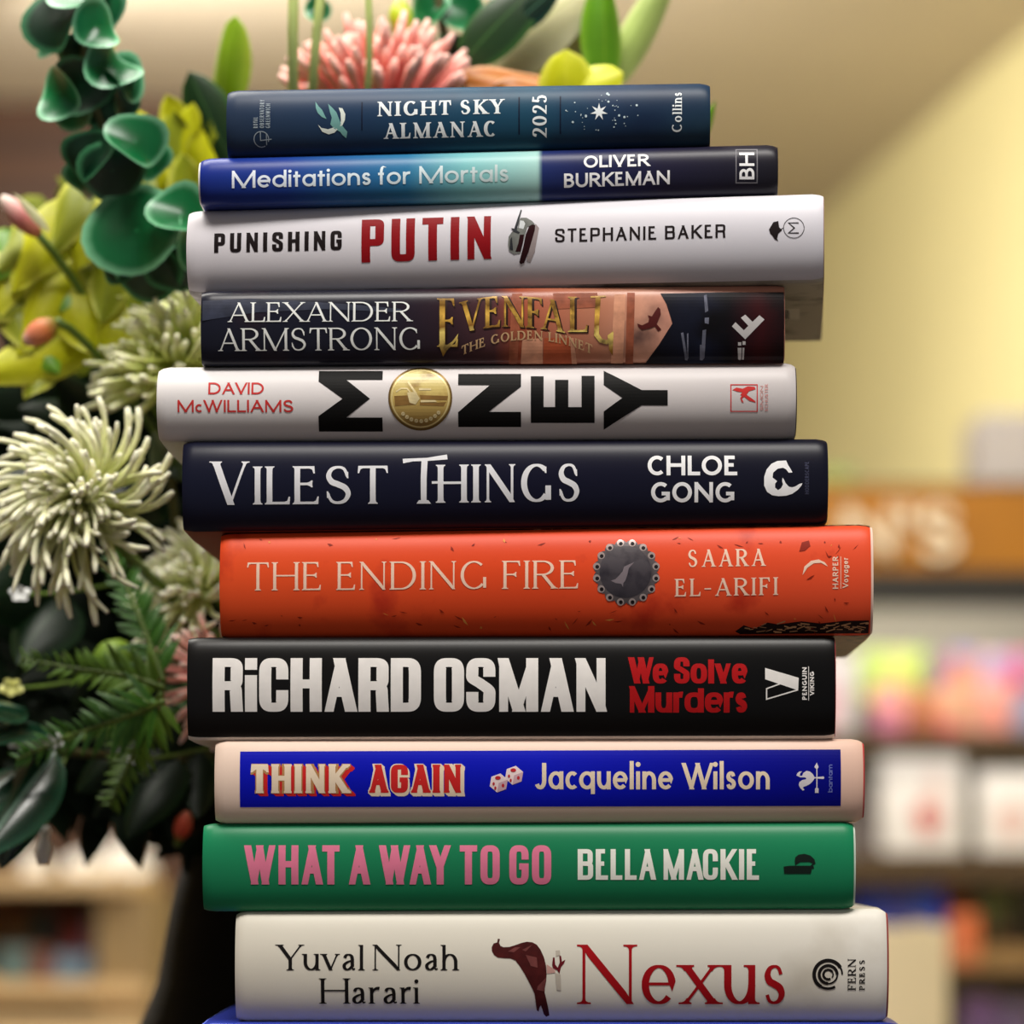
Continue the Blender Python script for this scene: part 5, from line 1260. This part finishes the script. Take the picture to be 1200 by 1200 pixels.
struct('wall_back', beige_m, -3.2, 3.2, 8.4, 8.5, FLOOR, CEIL)
struct('wall_far_left', beige_m, -3.3, -3.2, -2.4, 8.5, FLOOR, CEIL)
struct('wall_left', wood, -3.2, P(318, 0, 6.2).x, 6.2, 6.3, FLOOR, ZC + (HY - 50) * (D + 6.2) / PXD)
struct('trim_1', mat('bulkhead_paint', (124, 106, 84), .85, .1), -3.2, P(318, 0, 6.2).x, 6.2, 6.3, ZC + (HY - 50) * (D + 6.2) / PXD, CEIL)
# long yellow wall running back at a slight angle on the right
bm = bmesh.new()
p0, p1 = Vector((1.60, .6, 0)), Vector((.66, 8.4, 0)); nn = Vector(((p1 - p0).y, -(p1 - p0).x, 0)).normalized() * .08
vs = [bm.verts.new((p.x, p.y, z)) for p in (p0, p1, p1 + nn, p0 + nn) for z in (FLOOR, CEIL)]
for f in ((0, 1, 3, 2), (2, 3, 5, 4), (4, 5, 7, 6), (6, 7, 1, 0), (1, 7, 5, 3), (0, 2, 4, 6)): bm.faces.new([vs[i] for i in f])
bmesh.ops.recalc_face_normals(bm, faces=bm.faces)
o = mesh_obj('wall_right', bm, yel_m, None, False); o['kind'] = 'structure'

# ---- signed bookcase, right
YB = 3.7; kb = (D + YB) / PXD
def X(px): return (px - HX) * kb
def Zz(py): return ZC + (HY - py) * kb
bc_x0, bc_x1 = X(760), X(1330)
bk = empty('signed_bookcase', (X(1045), YB, FLOOR)); tag(bk, 'brown bookcase with an orange-brown sign board over lit shelves, right of the stack', 'bookcase')
m_fas = mat('fascia_wood', (156, 100, 0), .5, noise_amt=.12, noise_scale=8)
m_case = mat('bookcase_brown', (76, 58, 34), .6, noise_amt=.15, noise_scale=10)
m_lit = mat('pale_back_panel', (206, 200, 184), .8, .1)
m_drk = mat('dark_valance', (30, 28, 24), .5)
m_tan = mat('shelf_wood', (150, 118, 74), .6, noise_amt=.1)
def bpart(name, m, *b, **k): return rel(boxo(name, bk, m, *b, **k), bk)
bpart('fascia_board', m_fas, bc_x0, bc_x1, YB, YB + .03, Zz(668), Zz(571))
bpart('valance', m_drk, bc_x0, bc_x1, YB - .01, YB + .02, Zz(712), Zz(669))
bpart('back_panel', m_lit, bc_x0, bc_x1, YB + .30, YB + .32, FLOOR, Zz(668))
bpart('top_board', m_case, bc_x0, bc_x1, YB, YB + .32, Zz(571), Zz(566))
for x in (bc_x0, bc_x1): bpart('side_panel', m_case, x - .012, x + .012, YB, YB + .32, FLOOR, Zz(571))
for y0, y1 in ((858, 884), (1000, 1034), (1110, 1136), (1230, 1250), (1420, 1440)): bpart('shelf_board', m_case if y0 < 1100 else m_tan, bc_x0 + .012, bc_x1 - .012, YB + .005, YB + .3, Zz(y1), Zz(y0))
# raised sign letters
sgn = Font(11, 9, 0, n=2.4, track=.12)
bm = bmesh.new()
for string, x0, x1 in (("N'S", 985, 1124),):
    polys = text_polys(string, sgn, 62, x1 - x0)
    for q in polys:
        top = [bm.verts.new(((x0 + p[0] - HX) * kb, YB - .012, Zz(654 - p[1]))) for p in q]
        bot = [bm.verts.new((v.co.x, YB - .0005, v.co.z)) for v in top]
        bm.faces.new(top)
        for i in range(len(q)): bm.faces.new((top[i], bot[i], bot[(i + 1) % len(q)], top[(i + 1) % len(q)]))
sl = mesh_obj('sign_lettering', bm, mat('sign_cream', (236, 222, 196), .5), bk, False); sl['label'] = 'raised cream sign letters'
rel(sl, bk)

def cover_mat(name, c1, c2, c3, scale=14, seed=0.0):
    m = bpy.data.materials.new(name); m.use_nodes = True; nt = m.node_tree; b = nt.nodes['Principled BSDF']; b.inputs['Roughness'].default_value = .4
    tc = nt.nodes.new('ShaderNodeTexCoord'); mp = nt.nodes.new('ShaderNodeMapping'); mp.inputs['Location'].default_value = (seed, seed * 1.7, seed * .6)
    nz = nt.nodes.new('ShaderNodeTexNoise'); nz.inputs['Scale'].default_value = scale; nz.inputs['Detail'].default_value = 1
    rp = nt.nodes.new('ShaderNodeValToRGB'); rp.color_ramp.elements.new(.5)
    for e, (t, c) in zip(rp.color_ramp.elements, ((.36, c1), (.5, c2), (.62, c3))): e.position = t; e.color = (*lin(c), 1)
    nt.links.new(tc.outputs['Object'], mp.inputs[0]); nt.links.new(mp.outputs[0], nz.inputs['Vector']); nt.links.new(nz.outputs['Fac'], rp.inputs['Fac']); nt.links.new(rp.outputs['Color'], b.inputs['Base Color'])
    return m
M_PG2 = mat('page_edges', (214, 204, 184), .8)
def face_book(label, x0, x1, y0, y1, m, yo=.02, group='face-out books on the bookcase', tilt=.1, th=.016, name='picture_book', K=None, kx=None, cat='book', motif=None):
    """book standing face out on a shelf, leaning back a little"""
    kk = K or kb
    yb = (YB + yo) if K is None else kx
    xx0, xx1 = (x0 - HX) * kk, (x1 - HX) * kk
    zz0, zz1 = ZC + (HY - y1) * kk, ZC + (HY - y0) * kk
    r = empty(name, ((xx0 + xx1) / 2, yb, zz0)); tag(r, label, cat, group)
    r.rotation_euler = (-tilt, 0, 0)
    w, h = (xx1 - xx0) / 2, zz1 - zz0
    boxo('front_cover', r, m, -w, w, 0, .003, 0, h, bevel=.0008)
    boxo('page_block', r, M_PG2, -w + .001, w - .003, .003, th, .003, h - .003)
    boxo('back_cover', r, m, -w, w, th, th + .003, 0, h, bevel=.0008)
    if motif:
        bm = bmesh.new()
        for (cx, cz, rx, rz, col) in motif[:1]: pass
        for i, (cx, cz, rx, rz, mm) in enumerate(motif):
            bm = bmesh.new()
            q = [bm.verts.new((cx * w + rx * w * cos(a) * (1 + .2 * sin(3 * a)), -.0006 - .0003 * i, cz * h + rz * h * sin(a))) for a in [2 * pi * j / 24 for j in range(24)]]
            bm.faces.new(q)
            mesh_obj('cover_picture', bm, mm, r, False)
    return r
red_p = mat('picture_red', (208, 78, 58), .5); grey_p = mat('picture_grey', (196, 170, 170), .5)
lime_c = cover_mat('lime_cover', (176, 204, 96), (160, 196, 84), (206, 208, 110), 8, 1)
face_book('lime green face-out picture book on the lit upper shelf', 1022, 1102, 752, 818, lime_c, .16, tilt=.0)
face_book('purple and pink picture book below the lime one', 1030, 1068, 800, 856, cover_mat('purple_cover', (226, 150, 140), (176, 96, 140), (214, 130, 160), 22, 2), .06)
face_book('brown and orange picture book below the lime one, right of the purple one', 1066, 1104, 806, 858, cover_mat('brown_cover', (206, 130, 80), (150, 70, 56), (176, 130, 70), 22, 3), .05)
face_book('slate blue upright picture book beside the lime one', 1104, 1128, 764, 822, cover_mat('slate_cover', (96, 92, 112), (120, 110, 130), (150, 90, 130), 18, 4), .14, tilt=0)
face_book('mixed orange and blue picture book, upper shelf near the frame edge', 1128, 1166, 752, 812, cover_mat('mixed_cover', (226, 170, 120), (206, 140, 110), (120, 110, 170), 22, 5), .15, tilt=0)
face_book('bright red and violet picture book at the right frame edge, upper shelf', 1168, 1232, 756, 816, cover_mat('red_cover', (210, 60, 80), (160, 140, 190), (226, 190, 150), 18, 6), .15, tilt=0)
face_book('coral pink picture book in the middle of the upper shelf', 1106, 1146, 800, 858, cover_mat('coral_cover', (226, 110, 116), (226, 150, 130), (196, 160, 120), 18, 7), .06)
face_book('salmon picture book with orange foot near the frame edge', 1148, 1192, 794, 858, cover_mat('salmon_cover', (222, 160, 150), (226, 140, 120), (206, 150, 160), 18, 8), .05)
face_book('blue grey picture book at the right frame edge, lower row', 1194, 1240, 806, 858, cover_mat('bluegrey_cover', (150, 150, 180), (120, 130, 160), (206, 150, 150), 18, 9), .06)
face_book('pale grey and pink book just right of the black book', 962, 1018, 760, 858, cover_mat('palepink_cover', (206, 200, 196), (196, 190, 190), (216, 150, 160), 10, 10), .16, tilt=0)
wc = mat('white_cover', (232, 228, 226), .5)
face_book('white face-out book with a red-orange picture on the second shelf', 1036, 1134, 884, 999, wc, .04, motif=((.18, .34, .42, .2, grey_p), (.1, .36, .22, .15, red_p), (.3, .62, .22, .2, mat('picture_pale', (226, 200, 196), .5))))
face_book('white face-out book with a faint red picture at the right frame edge', 1150, 1236, 902, 999, wc, .03, motif=((-.05, .38, .4, .2, mat('picture_rose', (222, 186, 180), .5)),))
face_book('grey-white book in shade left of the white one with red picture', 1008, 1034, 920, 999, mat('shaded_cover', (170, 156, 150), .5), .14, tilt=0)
bl = [(1000, 1022, (24, 36, 140)), (1022, 1046, (40, 60, 165)), (1046, 1072, (70, 70, 150)), (1072, 1094, (50, 76, 176)), (1094, 1112, (40, 66, 190))]
for i, (a, b_, c) in enumerate(bl):
    face_book(['darkest navy book at the left of the blue row, third shelf', 'blue book second from the left in the third shelf row', 'dusky blue-violet book in the middle of the third shelf row', 'mid blue book right of the dusky violet one', 'brightest blue book at the right of the blue row'][i], a, b_ - 1, 1036 + (i % 2) * 4, 1109, mat('blue_cover', c, .5), .05, 'blue books on the third shelf', 0)
face_book('orange book on the third shelf next to the blue row', 1122, 1150, 1038, 1072, mat('orange_cover', (206, 108, 14), .5), .16, tilt=0)
face_book('coral orange book standing in front of the orange one', 1116, 1146, 1070, 1130, cover_mat('coral2_cover', (226, 120, 84), (206, 130, 100), (216, 110, 60), 14, 12), -.04, tilt=0, K=(D + YB - .1) / PXD, kx=YB - .1)
face_book('olive green book on the third shelf near the frame edge', 1158, 1200, 1046, 1108, cover_mat('olive_cover', (120, 132, 50), (92, 104, 40), (84, 60, 36), 16, 13), .1, tilt=0)
face_book('purple book low on the fourth shelf near the frame edge', 1134, 1176, 1168, 1229, cover_mat('violet_cover', (130, 96, 156), (110, 84, 130), (90, 80, 110), 14, 14), .06, tilt=0)
face_book('grey-violet book right of the purple one, fourth shelf', 1178, 1216, 1176, 1229, cover_mat('violet2_cover', (150, 140, 170), (120, 100, 140), (90, 80, 110), 14, 15), .06, tilt=0)
# grey box and green plant on top of the bookcase
g = empty('speaker_box', (X(1200), YB + .16, Zz(566))); tag(g, 'pale grey box standing on top of the bookcase at the right edge', 'box')
boxo('box_body', g, mat('grey_box', (186, 180, 178), .5), -.055, .08, -.1, .1, 0, Zz(476) - Zz(566), bevel=.012)
boxo('box_front', g, mat('grey_box_front', (178, 172, 172), .6), -.047, .072, -.104, -.1, .008, Zz(484) - Zz(566))
gp = Plant('small_green_plant', 'small green plant on the bookcase, just right of the navy book', 'plant', Vector((X(984), YB + .16, Zz(566))))
random.seed(5)
bm = bmesh.new()
for i in range(26):
    a = random.uniform(0, 2 * pi); d = Vector((cos(a) * .8, sin(a) * .5, random.uniform(.3, 1.1))) * random.uniform(.025, .05)
    add_leaf(bm, gp.base + Vector((0, 0, .005)), gp.base + d, .016, (0, -1, .5), nt_=4, ns=2)
gp.part('plant_leaves', bm, leaf_mat('plant_green', (142, 176, 100), (170, 196, 124)))
bm = bmesh.new(); add_tube(bm, [gp.base, gp.base + Vector((0, 0, .02))], [.016, .02], 16); gp.part('plant_pot', bm, mat('pot_clay', (180, 150, 90), .6))

# pale carton nearer than the bookcase
YC = 2.2; kc = (D + YC) / PXD
cb = empty('display_carton', ((1050 - HX) * kc, YC, FLOOR)); tag(cb, 'pale cream upright display board right of the lowest cream book', 'display board')
mcb = mat('cream_board', (246, 228, 188), .6, noise_amt=.04, noise_scale=10)
zt_ = ZC + (HY - 1086) * kc - FLOOR
boxo('front_board', cb, mcb, (985 - 1050) * kc, (1111 - 1050) * kc, 0, .02, 0, zt_, bevel=.002)
boxo('side_board', cb, mat('board_edge', (196, 178, 140), .6), (1107 - 1050) * kc, (1111 - 1050) * kc, .02, .3, 0, zt_)

# ---- low shelf unit, lower left
YL_ = 3.0; kl = (D + YL_) / PXD
def XL(px): return (px - HX) * kl
def ZL(py): return ZC + (HY - py) * kl
ls = empty('low_bookcase', (XL(40), YL_, FLOOR)); tag(ls, 'cream wooden low bookcase at the lower left, behind the flowers', 'bookcase')
m_cw = mat('cream_shelf_wood', (214, 184, 138), .6, noise_amt=.1); m_dkb = mat('dark_shelf_back', (70, 44, 26), .8); m_post = mat('shelf_post', (156, 132, 92), .6)
def lpart(name, m, *b, **k): return rel(boxo(name, ls, m, *b, **k), ls)
lpart('top_board', m_cw, XL(-140), XL(158), YL_, YL_ + .32, ZL(1046), ZL(1026), bevel=.004)
lpart('shelf_board', m_cw, XL(-140), XL(170), YL_, YL_ + .32, ZL(1172), ZL(1152), bevel=.004)
lpart('shelf_board', m_cw, XL(-140), XL(170), YL_ - .06, YL_ + .32, ZL(1240), ZL(1192), bevel=.004)
lpart('back_panel', m_dkb, XL(-140), XL(112), YL_ + .3, YL_ + .32, FLOOR, ZL(1046))
lpart('end_panel', m_post, XL(112), XL(176), YL_ + .02, YL_ + .32, FLOOR, ZL(1046))
def spine(label, x0, x1, y0, y1, col, group, yo=.06):
    face_book(label, x0, x1, y0, y1, mat('cover_paint', col, .5, noise_amt=.2), yo, group, 0, .03, 'shelved_book', kl, YL_ + yo)
grp = 'books on the low bookcase'
for lab, a, b_, y0, y1, c in (('dark teal book on the low bookcase, left', 20, 44, 1066, 1151, (26, 56, 54)), ('ochre book at the left frame edge on the low bookcase', -16, 14, 1085, 1151, (90, 70, 34)), ('dark red book in the middle of the low bookcase', 46, 62, 1060, 1151, (84, 30, 22)), ('rose red book on the low bookcase', 64, 82, 1086, 1151, (176, 84, 84)), ('grey-blue book at the right of the low bookcase', 84, 110, 1074, 1151, (122, 128, 158)), ):
    spine(lab, a, b_, y0, y1, c, grp, .14)
for lab, a, b_, y0, y1, c in (('pale teal book lying out front at the left edge of the low bookcase', -10, 28, 1112, 1151, (112, 142, 146)), ('rust brown book in front of the dark red one', 30, 54, 1112, 1151, (140, 82, 60)), ('light blue book in front of the rose red one', 56, 98, 1120, 1151, (130, 162, 190))):
    spine(lab, a, b_, y0, y1, c, grp, .05)
# crumpled white paper on the low bookcase
def crumple(label, x0, x1, top, seed, yo):
    random.seed(seed)
    r = bmesh.new(); bmesh.ops.create_icosphere(r, subdivisions=4, radius=1)
    w, h = (XL(x1) - XL(x0)) / 2, (ZL(top) - ZL(1026))
    for v in r.verts:
        c = v.co.copy(); k = 1 + .35 * noise.noise(c * 1.6 + Vector((seed, 0, 0))) + .12 * noise.noise(c * 4 + Vector((0, seed, 0)))
        v.co = Vector((c.x * w * k, c.y * .05 * k, max(0, (c.z + .25) * h * .8 * k)))
    o = mesh_obj('paper_bag', r, mat('white_paper', (238, 236, 232), .7, .2), None, True)
    o.location = (XL((x0 + x1) / 2), YL_ + yo, ZL(1026) + .0005)
    tag(o, label, 'bag', 'white paper bags on the low bookcase')
crumple('small white crumpled paper bag at the left of the low bookcase top', 10, 44, 1000, 3, .1)
crumple('white crumpled paper bag in the middle of the low bookcase top', 58, 112, 1002, 6, .12)
crumple('taller white paper bag at the right end of the low bookcase top', 96, 160, 988, 9, .2)
# ------------------------------------------------------------------ camera and light
cam = bpy.data.cameras.new('camera'); co = bpy.data.objects.new('camera', cam); COL.objects.link(co)
co.location = (0, -D, ZC); co.rotation_euler = (pi / 2, 0, 0)
cam.sensor_width = 36; cam.lens = 36 * D / (1200 * S)
cam.shift_y = (HY - 600) / 1200
cam.clip_end = 60
cam.dof.use_dof = True; cam.dof.focus_distance = D - .001; cam.dof.aperture_fstop = cam.lens / 1000 / .0175
SC.camera = co
SC.view_settings.view_transform = 'Standard'
SC.view_settings.look = 'None'
w = bpy.data.worlds.new('world'); SC.world = w; w.use_nodes = True
w.node_tree.nodes['Background'].inputs[0].default_value = (*lin((244, 243, 246)), 1); w.node_tree.nodes['Background'].inputs[1].default_value = .25
def area(name, loc, target, size, power, col=(255, 244, 228), sy=None):
    l = bpy.data.lights.new(name, 'AREA'); l.energy = power; l.size = size; l.color = lin(col)
    if sy: l.shape = 'RECTANGLE'; l.size_y = sy
    o = bpy.data.objects.new(name, l); COL.objects.link(o); o.location = loc
    o.rotation_euler = (Vector(target) - Vector(loc)).to_track_quat('-Z', 'Y').to_euler()
    return o
area('ceiling_lamp_front', (0.1, -.62, CEIL - .05), (0, 0, .2), 1.1, 42, (255, 250, 243), sy=.4)
area('ceiling_lamp_flowers', (-.45, .25, CEIL - .05), (-.2, .2, .2), .8, 34, (255, 250, 240))
area('ceiling_lamp_middle', (0.2, 2.6, CEIL - .03), (0.5, 4.0, 0), 1.2, 62, (255, 248, 236))
area('ceiling_lamp_far', (-.4, 5.0, CEIL - .03), (.3, 6.5, 0.3), 1.2, 78, (255, 248, 236))
def fill_light(name, loc, r, power, col=(255, 238, 212)):
    l = bpy.data.lights.new(name, 'POINT'); l.energy = power; l.shadow_soft_size = r; l.color = lin(col)
    o = bpy.data.objects.new(name, l); COL.objects.link(o); o.location = loc
fill_light('fill_light_left', (-1.7, 3.6, .9), .15, 75, (255, 244, 228))  # unseen light added beside the view to brighten ceiling and walls
fill_light('fill_light_far', (-1.0, 7.2, .7), .15, 16, (255, 244, 228))  # added light hidden behind the wood wall, lifting ceiling and back wall
area('shelf_strip_lamp', (X(1045), YB + .03, Zz(708)), (X(1045), YB + .22, Zz(800)), .68, 1.1, (255, 250, 240), .015)
area('shelf_strip_lamp', (X(1045), YB + .02, Zz(882)), (X(1045), YB + .16, Zz(960)), .68, .5, (255, 250, 240), .012)
